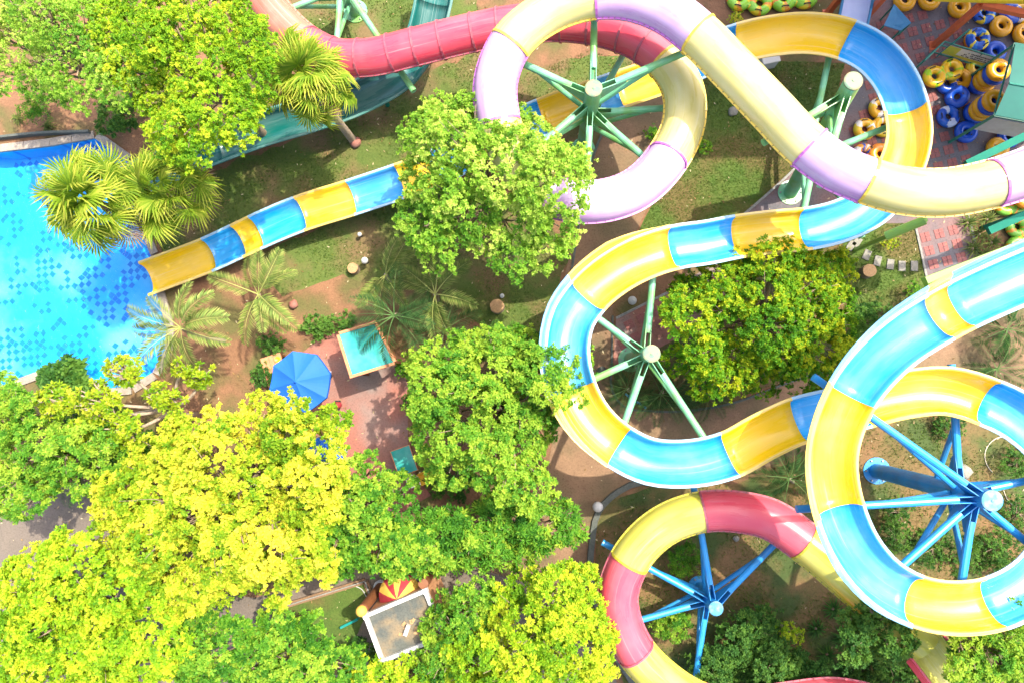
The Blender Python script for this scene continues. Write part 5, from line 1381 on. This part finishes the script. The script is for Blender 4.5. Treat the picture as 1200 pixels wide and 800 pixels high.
def parasol(lab, x, y, z, rpx, mat, n=8, rise=0.42, sides=None, name='parasol', rot=0.0):
    c = P(x, y, z); b = Vector((c.x, c.y, 0)); r = m_at(rpx, z)
    t = thing(name, lab, 'parasol', b)
    mk('pole', lathe([(0.025, 0), (0.025, z + rise)], 10), M['white'], t)
    mk('base', lathe([(0.28, 0), (0.28, 0.07), (0.06, 0.10), (0.05, 0.3)], 16), M['kerb_pale'], t)
    mk('finial', lathe([(0.04, z + rise), (0.05, z + rise + 0.03), (0.0, z + rise + 0.10)], 10), mat, t)
    for k in range(n):
        a0, a1 = rot + 2 * math.pi * k / n, rot + 2 * math.pi * (k + 1) / n
        V, F = [], []
        mseg = 5
        for i in range(6):
            f = i / 5
            for j in range(mseg + 1):
                g = j / mseg; 
                p0 = Vector((math.cos(a0), math.sin(a0), 0)); p1 = Vector((math.cos(a1), math.sin(a1), 0))
                p = p0.lerp(p1, g) * r * f
                zz = z + rise * (1 - f) ** 1.25 - 0.07 * f * math.sin(math.pi * g)
                V.append((p.x, p.y, zz))
        for i in range(5):
            for j in range(mseg):
                F.append((i * 6 + j, (i + 1) * 6 + j, (i + 1) * 6 + j + 1, i * 6 + j + 1))
        # hanging valance
        n0 = len(V)
        for j in range(mseg + 1):
            q = V[5 * 6 + j]; V.append((q[0] * 1.005, q[1] * 1.005, q[2] - 0.16))
        for j in range(mseg): F.append((30 + j, n0 + j, n0 + j + 1, 30 + j + 1))
        pn = mk('panel', (V, F), sides[k % len(sides)] if sides else mat, t)
        mk('rib', tube([Vector((0, 0, z + rise - 0.04)), Vector((math.cos(a0) * r * 0.5, math.sin(a0) * r * 0.5, z + rise * 0.36 - 0.03)), Vector((math.cos(a0) * r * 0.99, math.sin(a0) * r * 0.99, z - 0.015))], 0.012, 6), M['white'], pn)
    return t
parasol('large blue parasol beside the wooden table', 351, 447, 2.35, 37.5, M['umbrella'], rot=0.25)
parasol('blue parasol mostly hidden under the golden tree', 378, 536, 2.3, 26, M['umbrella'], rot=0.1)
t = thing('wooden_table', 'orange wooden table beside the blue parasol', 'table', P(330, 434, 0))
for k in range(5):
    mk('plank', chamfer_box((-0.28 + k * 0.165, 0.02, 0.74), (0.158, 1.15, 0.045), R(18), 0.01) if False else chamfer_box(((-0.33 + k * 0.165) * math.cos(R(18)), (-0.33 + k * 0.165) * math.sin(R(18)), 0.74), (0.158, 1.2, 0.045), R(18), 0.01), M['wood'], t)
for sx in (-1, 1):
    for sy in (-1, 1):
        p = Matrix.Rotation(R(18), 3, 'Z') @ Vector((sx * 0.34, sy * 0.5, 0)); mk('leg', box((p.x, p.y, 0.36), (0.07, 0.07, 0.72), R(18)), M['brown'], t)
tag(mk('yellow_bowl', lathe([(0.05, 0), (0.10, 0.05), (0.115, 0.07), (0.105, 0.07), (0.0, 0.03)], 14), M['plastic_y'], loc=P(326, 421, 0.763)), 'small yellow bowl on the wooden table', 'bowl')
tag(mk('white_cup', lathe([(0.04, 0), (0.05, 0.11), (0.044, 0.11), (0.0, 0.02)], 12), M['plastic_w'], loc=P(326.5, 430, 0.763)), 'white cup on the wooden table at the parasol edge', 'cup')
def backpack(x, y, lab, m1, m2):
    t = thing('bag', lab, 'bag', P(x, y, 0)); t.scale = (0.75, 0.75, 0.75)
    bm = bmesh.new(); bmesh.ops.create_icosphere(bm, subdivisions=2, radius=0.2)
    for v in bm.verts: v.co.z = v.co.z * 1.25 + 0.25; v.co.x *= 1.2
    me = bpy.data.meshes.new('body'); bm.to_mesh(me); bm.free(); me.materials.append(M[m1])
    inst('body', me, t)
    mk('strap', tube([(0.12, -.18, 0.2), (0.13, -.26, 0.35), (0.10, -.15, 0.47)], 0.025, 6), M[m2], t)
    mk('pocket', chamfer_box((0, 0.20, 0.2), (0.28, 0.08, 0.24), 0, 0.02), M[m2], t)
backpack(345, 421, 'unidentified black and maroon shape built as a bag at the parasol edge', 'black', 'maroon')  # dark shape of unknown kind; the bag form is made up
backpack(386, 440, 'unidentified dark shape built as a bag beside the blue parasol on the red floor', 'black', 'lavender')  # another unidentified dark shape, given an invented bag form
backpack(397, 474, 'red bag at the edge of the golden tree', 'maroon', 'black')
def table(x, y, lab, rz):
    t = thing('snack_table', lab, 'table', P(x, y, 0), rz=rz)
    mk('top', chamfer_box((0, 0, 0.74), (0.75, 1.0, 0.04), 0, 0.01), M['teal_roof'], t)
    mk('edge_trim', join(box((0, 0.51, 0.735), (0.80, 0.025, 0.05)), box((0, -0.51, 0.735), (0.80, 0.025, 0.05)), box((0.385, 0, 0.735), (0.025, 0.99, 0.05)), box((-0.385, 0, 0.735), (0.025, 0.99, 0.05))), M['wood'], t)
    for sx in (-1, 1):
        for sy in (-1, 1): mk('leg', box((sx * .32, sy * .44, 0.36), (0.05, 0.05, 0.72)), M['brown'], t)
table(478, 537, 'teal topped table on the red floor by the green tree', R(20))
def chair(x, y, lab, mat, rz):
    t = thing('plastic_chair', lab, 'chair', P(x, y, 0), 'plastic chairs by the teal tables', rz)
    mk('seat', chamfer_box((0, 0, 0.43), (0.42, 0.42, 0.035), 0, 0.015), mat, t)
    V = []
    for j in range(7):
        a = R(-50 + 100 * j / 6)
        for (dz, dy) in ((0.43, 0.0), (0.80, 0.07)):
            for off in (0, 0.025):
                V.append((math.sin(a) * 0.24, -0.05 - math.cos(a) * 0.17 - dy - off, dz))
    F = []
    for j in range(6):
        q = j * 4; F += [(q, q + 4, q + 6, q + 2), (q + 1, q + 3, q + 7, q + 5), (q + 2, q + 6, q + 7, q + 3)]
    mk('backrest', (V, F), mat, t)
    for sx in (-1, 1):
        mk('armrest', box((sx * 0.225, 0.0, 0.64), (0.045, 0.36, 0.03)), mat, t)
        for sy in (-1, 1): mk('leg', beam((sx * .19, sy * .18, 0.42), (sx * .225, sy * .225, 0), 0.04, 0.04), mat, t)
chair(488, 562, 'white plastic chair on the floor by the teal table', M['plastic_w'], R(200))
chair(500, 559, 'yellow plastic chair next to the white one', M['plastic_y'], R(200))

# ------------------------------------------------------------------ kiosk with flat roof
def kiosk():
    z = 2.7
    TL_, TRR, BR, BL = P(428, 720, z), P(499, 690, z), P(521, 744, z), P(448, 774, z)
    c = (TL_ + TRR + BR + BL) / 4; b = Vector((c.x, c.y, 0))
    t = thing('kiosk', 'flat roofed tan kiosk with white parapet and brown corner columns', 'kiosk', b)
    q = [p - b for p in (TL_, TRR, BR, BL)]
    ins = [p * 0.93 for p in q]
    walls = [Vector((p.x, p.y, 0)) for p in ins]
    for i in range(4):
        a, e = walls[i], walls[(i + 1) % 4]
        mk('wall', beam(a + Vector((0, 0, z / 2 - 0.08)), e + Vector((0, 0, z / 2 - 0.08)), 0.12, z - 0.16), M['tan_wall'], t)
    v = [Vector((p.x, p.y, z - 0.16)) for p in ins] + [Vector((p.x, p.y, z - 0.05)) for p in ins]
    rf = mk('roof', (v, [(0, 1, 2, 3), (7, 6, 5, 4), (4, 5, 1, 0), (5, 6, 2, 1), (6, 7, 3, 2), (7, 4, 0, 3)]), M['roof_conc'], t)
    for i in range(4):
        a, e = q[i] * 0.98, q[(i + 1) % 4] * 0.98; d = (e - a).normalized()
        a = Vector((a.x, a.y, z)); e = Vector((e.x, e.y, z)); d = (e - a).normalized()
        mk('parapet', beam(a + d * 0.07, e - d * 0.075, 0.13, 0.24), M['white'], rf)
        mk('corner_block', box((a.x, a.y, z + 0.01), (0.17, 0.17, 0.28), math.atan2(d.y, d.x)), M['white'], rf)
    mk('vent', chamfer_box((0.1, -0.15, z + 0.06), (0.14, 0.36, 0.22), R(-20), 0.02), M['white'], rf)
    mk('roof_debris', join(*[chamfer_box((0.15 + math.cos(k) * 0.28, -0.1 + math.sin(k * 1.7) * 0.25, z - 0.035), (0.16, 0.10, 0.03), k, 0.01) for k in range(7)]), M['stump_top'], rf)
    # columns at the front corners
    for p, s in ((q[0], 1), (q[1], 1)):
        d = Vector((p.x, p.y, 0)); out = (q[0] - q[3]); out.z = 0; out.normalize()
        cc = d + out * 0.22
        mk('column', lathe([(0.20, 0), (0.19, 0.2), (0.18, z + 0.05), (0.0, z + 0.06)], 16, cc), M['brown'], t)
        mk('column_base', lathe([(0.27, 0), (0.27, 0.16), (0.21, 0.18)], 16, cc), M['white'], t)
        if p is q[0]: mk('column_ball', lathe([(0.2 * math.sin(a), z + 0.22 - 0.2 * math.cos(a)) for a in [math.pi * k / 8 for k in range(9)]], 14, cc), M['mustard'], t, smooth=True)
    # half round striped awning
    mid = (q[0] + q[1]) / 2; out = (q[0] - q[3]); out.z = 0; out.normalize(); sd_ = (q[1] - q[0]); sd_.z = 0; sd_.normalize()
    ctr = Vector((mid.x, mid.y, 0)) + out * 0.02
    n = 6
    for k in range(n):
        V, F = [], []
        for i in range(5):
            f = i / 4
            for j in range(5):
                a = math.pi * (k + j / 4) / n
                r = 0.78 * f
                V.append(ctr + sd_ * math.cos(a) * r + out * math.sin(a) * r + Vector((0, 0, 2.45 - 0.55 * f ** 1.6)))
        for i in range(4):
            for j in range(4): F.append((i * 5 + j, (i + 1) * 5 + j, (i + 1) * 5 + j + 1, i * 5 + j + 1))
        mk('awning_panel', (V, F), M['maroon'] if k % 2 else M['mustard'], t)
    # service opening
    mk('counter_window', beam(ctr - sd_ * 0.6 - out * 0.01 + Vector((0, 0, 1.3)), ctr + sd_ * 0.6 - out * 0.01 + Vector((0, 0, 1.3)), 0.03, 0.8), M['ink'], t)
    mk('counter_shelf', beam(ctr - sd_ * 0.7 + out * 0.12 + Vector((0, 0, 0.88)), ctr + sd_ * 0.7 + out * 0.12 + Vector((0, 0, 0.88)), 0.3, 0.05), M['white'], t)
kiosk()
# small walled lawn
poly_sheet('lawn', [(326, 714), (428, 681), (437, 705), (424, 730), (400, 790), (330, 790)], 0.012, M['lush'])
wl = thing('garden_wall', 'low double kerb wall round the small lawn beside the kiosk', 'wall', P(376, 697, 0))
for a, b in (((323, 712), (429, 679)), ((429, 679), (438, 704)), ((323, 712), (327, 760))):
    A, B = P(*a, 0) - wl.location, P(*b, 0) - wl.location
    d = (B - A).normalized()
    for h, w_, off, mt in ((0.14, 0.20, 0.0, 'path'), (0.20, 0.04, 0.0, 'kerb_pale')):
        mk('kerb', beam(A + Vector((0, 0, h / 2)) + d * 0.02, B + Vector((0, 0, h / 2)) - d * 0.02, w_, h), M[mt], wl)
a, b = P(399, 735, 0.25), P(419, 725, 0.25); o = Vector((a.x, a.y, 0))
t = thing('teal_rail', 'short teal pipe rail beside the kiosk corner', 'rail', o)
mk('rail', tube([a - o, b - o], 0.05, 8), M['teal_roof'], t)
for p in (a, b): mk('post', tube([Vector((p.x, p.y, 0)) - o, p - o], 0.03, 8), M['teal_roof'], t)
# bits on the path by the kiosk
backpack(513, 690, 'small maroon bag on the path beside the brown kiosk column', 'maroon', 'maroon')
for x, y, lab in ((522, 694, 'white paper scrap near the maroon bag'), (529, 715, 'white paper scrap on the path under the overhanging tree')):
    tag(mk('paper_scrap', ([(-.14, -.04, .05), (0, -.07, .09), (.15, .0, .05), (.13, .07, .06), (0, .05, .11), (-.13, .06, .05)], [(0, 1, 4, 5), (1, 2, 3, 4)]), M['white'], loc=P(x, y, 0)), lab, 'paper')

# ------------------------------------------------------------------ inner tubes
def torus_mesh(name, R1, r2, mat, n=28, m_=12, flat=0.92):
    V, F = [], []
    for i in range(n):
        a = 2 * math.pi * i / n
        pk = 1 + 0.012 * math.sin(a * n / 2)
        for j in range(m_):
            b = 2 * math.pi * j / m_
            V.append(((R1 + r2 * math.cos(b) * pk) * math.cos(a), (R1 + r2 * math.cos(b) * pk) * math.sin(a), r2 * math.sin(b) * flat))
    for i in range(n):
        for j in range(m_):
            F.append((i * m_ + j, ((i + 1) % n) * m_ + j, ((i + 1) % n) * m_ + (j + 1) % m_, i * m_ + (j + 1) % m_))
    me = bpy.data.meshes.new(name); me.from_pydata(V, [], F); me.materials.append(mat)
    me.polygons.foreach_set('use_smooth', [True] * len(F))
    return me
RT, rt = 0.275, 0.162
TM = {k: torus_mesh('ring', RT, rt, M[k]) for k in ('tube_y', 'tube_b', 'tube_o', 'tube_by', 'tube_yw', 'tube_bo', 'tube_bl', 'tube_yg', 'tube_gy', 'tube_go')}
hv, hf = tube([(-0.11, 0, 0), (-0.08, 0, 0.045), (0.08, 0, 0.045), (0.11, 0, 0)], 0.022, 6)
H_ME = bpy.data.meshes.new('handle'); H_ME.from_pydata([tuple(v) for v in hv], [], hf); H_ME.materials.append(M['black'])
lv, lf_ = lathe([(0.028, 0), (0.028, 0.03), (0.0, 0.035)], 8)
VAL = bpy.data.meshes.new('valve'); VAL.from_pydata([tuple(v) for v in lv], [], lf_); VAL.materials.append(M['black'])
rt_rnd = random.Random(77)
ZT = rt * 0.92
def single(x, y, z, kind, lab, group='inner tubes in the yard', handles=True, tiltv=0.0, sc=1.0):
    zc = z + ZT * sc
    t = thing('inner_tube', lab, 'inner tube', P(x, y, zc) - Vector((0, 0, ZT * sc)), group, rt_rnd.uniform(0, 6.28))
    t.scale = (sc, sc, sc)
    t.rotation_euler[0] = tiltv
    inst('ring', TM[kind], t, (0, 0, ZT))
    if handles:
        for s in (0, math.pi):
            inst('handle', H_ME, t, (math.cos(s) * (RT + 0.05), math.sin(s) * (RT + 0.05), ZT * 2 - 0.02), (0, 0, s + math.pi / 2))
    inst('valve', VAL, t, (0.0, RT - 0.08, ZT * 2 - 0.035))
    return t
def double(x, y, z, kind, ang, lab, sc=1.0, group='double inner tubes'):
    zc = z + ZT
    t = thing('double_tube', lab, 'inner tube', P(x, y, zc) - Vector((0, 0, ZT)), group, -R(ang))
    t.scale = (sc, sc, sc)
    for s in (-1, 1):
        inst('ring', TM[kind], t, (s * 0.36, 0, ZT), (0, 0, 0.4 + s * 0.7))
        for h in (-1, 1):
            inst('handle', H_ME, t, (s * 0.36, h * (RT + 0.05), ZT * 2 - 0.02))
    # printed deck between the two rings
    mk('deck', chamfer_box((0, 0, ZT + 0.03), (0.30, 0.54, 0.18), 0, 0.05), M['tube_gy'] if 'g' in kind else M['tube_y'], t)
    return t
YY = 'plain yellow inner tube lying flat on the paved yard'
for x, y, lb in ((1060, 1, 'beside the blue board'), (1089, 0, 'between the blue board and the yellow rail'), (1124, 9, 'under the coral beam by the orange post'), (1173, 31, 'just below the coral beam among blue ones'), (1200, 40, 'against the teal booth roof')):
    single(x, y, 0.02, 'tube_y', 'plain yellow inner tube ' + lb, 'plain yellow tubes on the yard', handles=False)
BB = 'plain blue inner tube lying flat on the paved yard'
for x, y, lb in ((1166, 61, 'behind the white end of the banner'), (1185, 16, 'next to the yellow and white printed tube'), (1132, 155, 'below the blue tube with white print')):
    single(x, y, 0.02, 'tube_b', 'plain blue inner tube ' + lb, 'plain blue tubes on the yard', handles=False)
single(1153, 16, 0.02, 'tube_by', 'blue and yellow printed inner tube behind the pink orange beam')
single(1197, 15, 0.02, 'tube_yw', 'yellow and white printed inner tube by the yellow beam')
single(1143, 48, 0.02, 'tube_o', 'orange inner tube under a blue printed one behind the banner', handles=False)
single(1146, 46, 0.37, 'tube_by', 'blue and yellow printed inner tube just behind the banner', sc=1.04)
double(1105, 86, 0.30, 'tube_yg', -22, 'yellow and green double tube with black handles in front of the banner')
single(1125, 93, 0.02, 'tube_y', 'yellow inner tube squeezed against the double tube', handles=False)
single(1145, 80, 0.02, 'tube_yg', 'dull yellow inner tube directly under the banner', handles=False)
single(1110, 98, 0.02, 'tube_b', 'blue inner tube beneath the yellow and green double tube', handles=False)
single(1123, 113, 0.12, 'tube_b', 'blue inner tube tipped up below the yellow double tube', handles=False, tiltv=0.35)
single(1111, 137, 0.02, 'tube_bl', 'blue inner tube with white print and handles on the yard')
for bx, by, kinds, nm in ((1144, 101, ('tube_b', 'tube_y', 'tube_y', 'tube_b', 'tube_y'), 'upper'), (1139, 135, ('tube_b', 'tube_y', 'tube_y', 'tube_b', 'tube_y'), 'lower')):
    where = 'in the tall stack touching the banner' if nm == 'upper' else 'in the tall stack beside the teal roof corner'
    p0 = P(bx, by, 0)
    cn = {'tube_b': 0, 'tube_y': 0}
    for k, kd in enumerate(kinds):
        colr = 'blue' if kd == 'tube_b' else 'yellow'
        ordn = ['lowest', 'second', 'third', 'fourth', 'top'][k]
        lab = f'{colr} inner tube, {ordn} one {where}'
        t = thing('inner_tube', lab, 'inner tube', p0 + Vector((0.03 * (k % 2), 0.02 * ((k + 1) % 2), 0.02 + k * 0.285)), 'tubes in tall stacks', k * 1.3)
        inst('ring', TM[kd], t, (0, 0, ZT)); inst('valve', VAL, t, (0, RT - 0.08, ZT * 2 - 0.035))
single(1182, 161, 0.02, 'tube_b', 'blue inner tube below the white booth wall', handles=False)
single(1169, 174, 0.02, 'tube_y', 'yellow inner tube beside the dark green raking beam', handles=False)
single(1031, 127, 0.02, 'tube_yw', 'yellow and white inner tube inside the yellow and blue bend')
double(1024, 150, 0.02, 'tube_yw', -8, 'orange yellow double tube inside the yellow and blue bend')
single(1012, 181, 0.02, 'tube_bo', 'blue and orange striped inner tube next to the pink tube')
single(1031, 181, 0.10, 'tube_o', 'plain orange inner tube next to the pink tube', handles=False)
double(878, 2, 0.02, 'tube_gy', 15, 'lime and yellow double tube tied with dark cord', 1.15)
double(930, -2, 0.02, 'tube_gy', -5, 'lime and orange double tube behind the yellow flume', 1.2)
for i, (x, y, z, kd, lab) in enumerate([(1192, 240, 0.02, 'tube_go', 'green and orange inner tube under the pink tube'), (1202, 232, 0.37, 'tube_o', 'orange inner tube lying on a green one under the pink tube'), (1192, 266, 0.02, 'tube_go', 'green and orange inner tube beside the dark raking beam'), (1192, 290, 0.02, 'tube_go', 'green and orange inner tube beside the upper blue flume'), (1178, 240, 0.02, 'tube_go', 'green and orange inner tube at the strappy plants')]):
    single(x, y, z, kd, lab, handles=False)

# ------------------------------------------------------------------ yard structures
def frame():
    o = P(1094, 54, 0)
    t = thing('steel_frame', 'orange steel frame with square posts over the tube yard', 'steel frame', o)
    h = 2.9
    ps = [P(1094, 54, 0), P(1009, 27, 0), P(969, 17, 0), P(1235, 85, 0), P(1150, -30, 0)]
    for p in ps:
        mk('post', beam(p - o, p - o + Vector((0, 0, h)), 0.20, 0.20), M['orange_steel'], t)
        mk('foot_plate', box((p - o) + Vector((0, 0, 0.02)), (0.36, 0.36, 0.04)), M['orange_steel'], t)
    up = Vector((0, 0, h + 0.06))
    for a, b in ((0, 3), (0, 4), (1, 2)):
        mk('beam', beam(ps[a] - o + up, ps[b] - o + up + Vector((0, 0, 0.005 * b)), 0.21, 0.2), M['orange_steel'], t)
    mk('top_rail', beam(P(1096, -2, 3.2) - o, P(1300, 4, 3.2) - o, 0.16, 0.16), M['yellow_steel'], t)
    q = P(1096, -2, 3.2) - o; q2 = P(1300, 4, 3.2) - o
    for r_ in (q2,): mk('rail_post', beam(Vector((r_.x, r_.y, 0)), r_ - Vector((0, 0, .08)), 0.1, 0.1), M['yellow_steel'], t)
frame()
def railing():
    o = P(1100, 60, 0)
    t = thing('queue_railing', 'dark green queue railing carrying the yellow and white banner', 'railing', o)
    h = 1.05
    pts = [P(1082, 73, 0), P(1102, 55, 0), P(1164, 76, 0)]
    def back(px, py): 
        return P(px, py, h) - Vector((0, 0, h))
    pts = [back(1084, 71), back(1107, 49), back(1175, 70)]
    allp = [pts[0], (pts[0] + pts[1]) / 2, pts[1], pts[1].lerp(pts[2], 0.33), pts[1].lerp(pts[2], 0.66), pts[2]]
    for p in allp:
        p = p - o; mk('post', tube([Vector((p.x, p.y, 0)), Vector((p.x, p.y, h))], 0.03, 8), M['green_rail'], t)
    for a, b in ((pts[0], pts[1]), (pts[1], pts[2])):
        for z in (0.25, 0.78, h):
            mk('rail', tube([a - o + Vector((0, 0, z)), b - o + Vector((0, 0, z))], 0.028, 8), M['green_rail'], t)
    p = pts[1].lerp(pts[2], 0.13) - o
    mk('tall_post', tube([Vector((p.x, p.y, 0)), Vector((p.x, p.y, 2.1))], 0.03, 8), M['teal_roof'], t)
    # banner hung outside the railing, tilted out at the bottom
    a, b = pts[1].lerp(pts[2], 0.10), pts[1].lerp(pts[2], 0.96)
    d = (b - a).normalized(); out = Vector((d.y, -d.x, 0)); 
    if out.dot(Vector((-1, -1, 0))) < 0: out = -out
    bo = a.copy(); bn = thing('banner', 'yellow and white printed banner tied to the green railing', 'banner', bo)
    L = (b - a).length
    c00, c10, c01, c11 = P(1103, 62.5, 0.45), P(1160, 80, 0.45), P(1114, 53.5, 1.0), P(1172, 70, 1.0)
    def bp(u_, v_): return c00.lerp(c10, u_).lerp(c01.lerp(c11, u_), v_) - bo
    def panel(u0, u1, v0, v1, off=0.0, nu=1):
        nn = (out * 0.62 + Vector((0, 0, 0.30))).normalized() * off
        V, F = [], []
        for i in range(nu + 1):
            u_ = u0 + (u1 - u0) * i / nu
            V += [bp(u_, v0) + nn, bp(u_, v1) + nn]
        for i in range(nu): F.append((i * 2, i * 2 + 2, i * 2 + 3, i * 2 + 1))
        return V, F
    sh = panel(0, 1, 0, 1, 0, 10); bk = panel(0, 1, 0, 1, -0.01, 10)
    mk('sheet', join(sh, (bk[0], [tuple(reversed(f)) for f in bk[1]])), M['banner_w'], bn)
    mk('yellow_print', join(panel(0.0, 0.24, 0.02, 0.98, 0.004), panel(0.24, 0.99, 0.02, 0.26, 0.004)), M['banner_y'], bn)
    rnd = random.Random(3)
    vf = []
    for row, (v0, v1, u0) in enumerate(((0.66, 0.80, 0.42), (0.47, 0.61, 0.36), (0.29, 0.42, 0.34))):
        u_ = u0
        while u_ < 0.93:
            w_ = rnd.uniform(0.012, 0.03)
            if rnd.random() > 0.12: vf.append(panel(u_, u_ + w_, v0 + rnd.uniform(0, 0.03), v1 - rnd.uniform(0, 0.03), 0.008))
            u_ += w_ + 0.008
    mk('lettering', join(*vf), M['ink'], bn)
railing()
def booth():
    z = 2.8
    q = [P(1190, 50, z), P(1166, 135, z), P(1290, 158, z), P(1310, 70, z)]
    c = sum(q, Vector()) / 4; b = Vector((c.x, c.y, 0))
    t = thing('tube_booth', 'booth with faded teal tarpaulin roof beside the tube stacks', 'booth', b)
    L = [p - b for p in q]
    m1, m2 = (L[0] + L[3]) / 2, (L[1] + L[2]) / 2
    la, lb = L[0].lerp(L[1], 0.62), L[3].lerp(L[2], 0.62)
    rz = Vector((0, 0, 0.32))
    ra, rb = la + rz, lb + rz
    mk('roof_panel', ([L[0], ra, rb, L[3]], [(0, 1, 2, 3)]), M['teal_tarp'], t)
    mk('roof_panel', ([ra, L[1], L[2], rb], [(0, 1, 2, 3)]), M['teal_tarp'], t)
    mk('ridge_pole', tube([ra, rb], 0.04, 8), M['green_rail'], t)
    for a, e in ((L[0], L[1]), (L[1], L[2])):
        mk('roof_edge', beam(a - Vector((0, 0, .06)), e - Vector((0, 0, .06)), 0.05, 0.06), M['green_rail'], t)
    for p in L: mk('post', beam(Vector((p.x * .98, p.y * .98, 0)), Vector((p.x * .98, p.y * .98, z - 0.04)), 0.08, 0.08), M['green_rail'], t)
    w0, w1 = L[1] * 0.95, L[2] * 0.95
    mk('front_wall', beam(Vector((w0.x, w0.y, 1.95)), Vector((w1.x, w1.y, 1.95)), 0.06, 1.1), M['white'], t)
booth()
# blue board on green legs
def board():
    q = [P(1048, 5, 1.1), P(1036, 30, 0.9), P(1056, 36, 0.75), P(1068, 27, 0.9)]
    c = sum(q, Vector()) / 4; b = Vector((c.x, c.y, 0))
    t = thing('blue_board', 'slanted blue board on green legs in the tube yard', 'board', b)
    L = [p - b for p in q]; dn = Vector((0, 0, -0.04))
    mk('panel', (L + [p + dn for p in L], [(0, 1, 2, 3), (7, 6, 5, 4), (0, 4, 5, 1), (1, 5, 6, 2), (2, 6, 7, 3), (3, 7, 4, 0)]), M['blue_board'], t)
    for p in L: mk('leg', tube([Vector((p.x * .95, p.y * .95, 0)), p * 0.95 + dn], 0.035, 8), M['green_rail'], t)
    mk('brace', tube([L[3] * .95 + Vector((0, 0, -.5)), L[2] * .95 + Vector((0, 0, -.5))], 0.03, 8), M['green_rail'], t)
board()
def chute():
    o = P(1003, 12, 0)
    t = thing('tube_chute', 'pale lavender blue chute between orange posts behind the yellow flume', 'chute', o)
    sm, _ = catmull([P(998, 34, 0.8), P(1004, 6, 1.2), P(1012, -40, 1.8)], 0.3); fr = frames(sm, 0)
    v, f, u = sweep(sm, fr, 0, len(sm) - 1, u_profile(0.48, 0.25), o)
    mk('trough', (v, f), M['lavender'], t, smooth=True, uv=u)
    for sg in (-1, 1):
        v, f, u = sweep(sm, fr, 0, len(sm) - 1, [(sg * 0.52, -0.04), (sg * 0.52, 0.04), (sg * 0.60, 0.04), (sg * 0.60, -0.04)], o)
        mk('side_rail', (v, f), M['blue_board'], t, uv=u)
    for p in (sm[1], sm[-2]):
        p = p - o; mk('leg', tube([(p.x, p.y, 0), (p.x, p.y, p.z - 0.25)], 0.06, 8), M['bsteel'], t)
chute()
print('leaf tris', TRI, 'objects', len(bpy.data.objects))
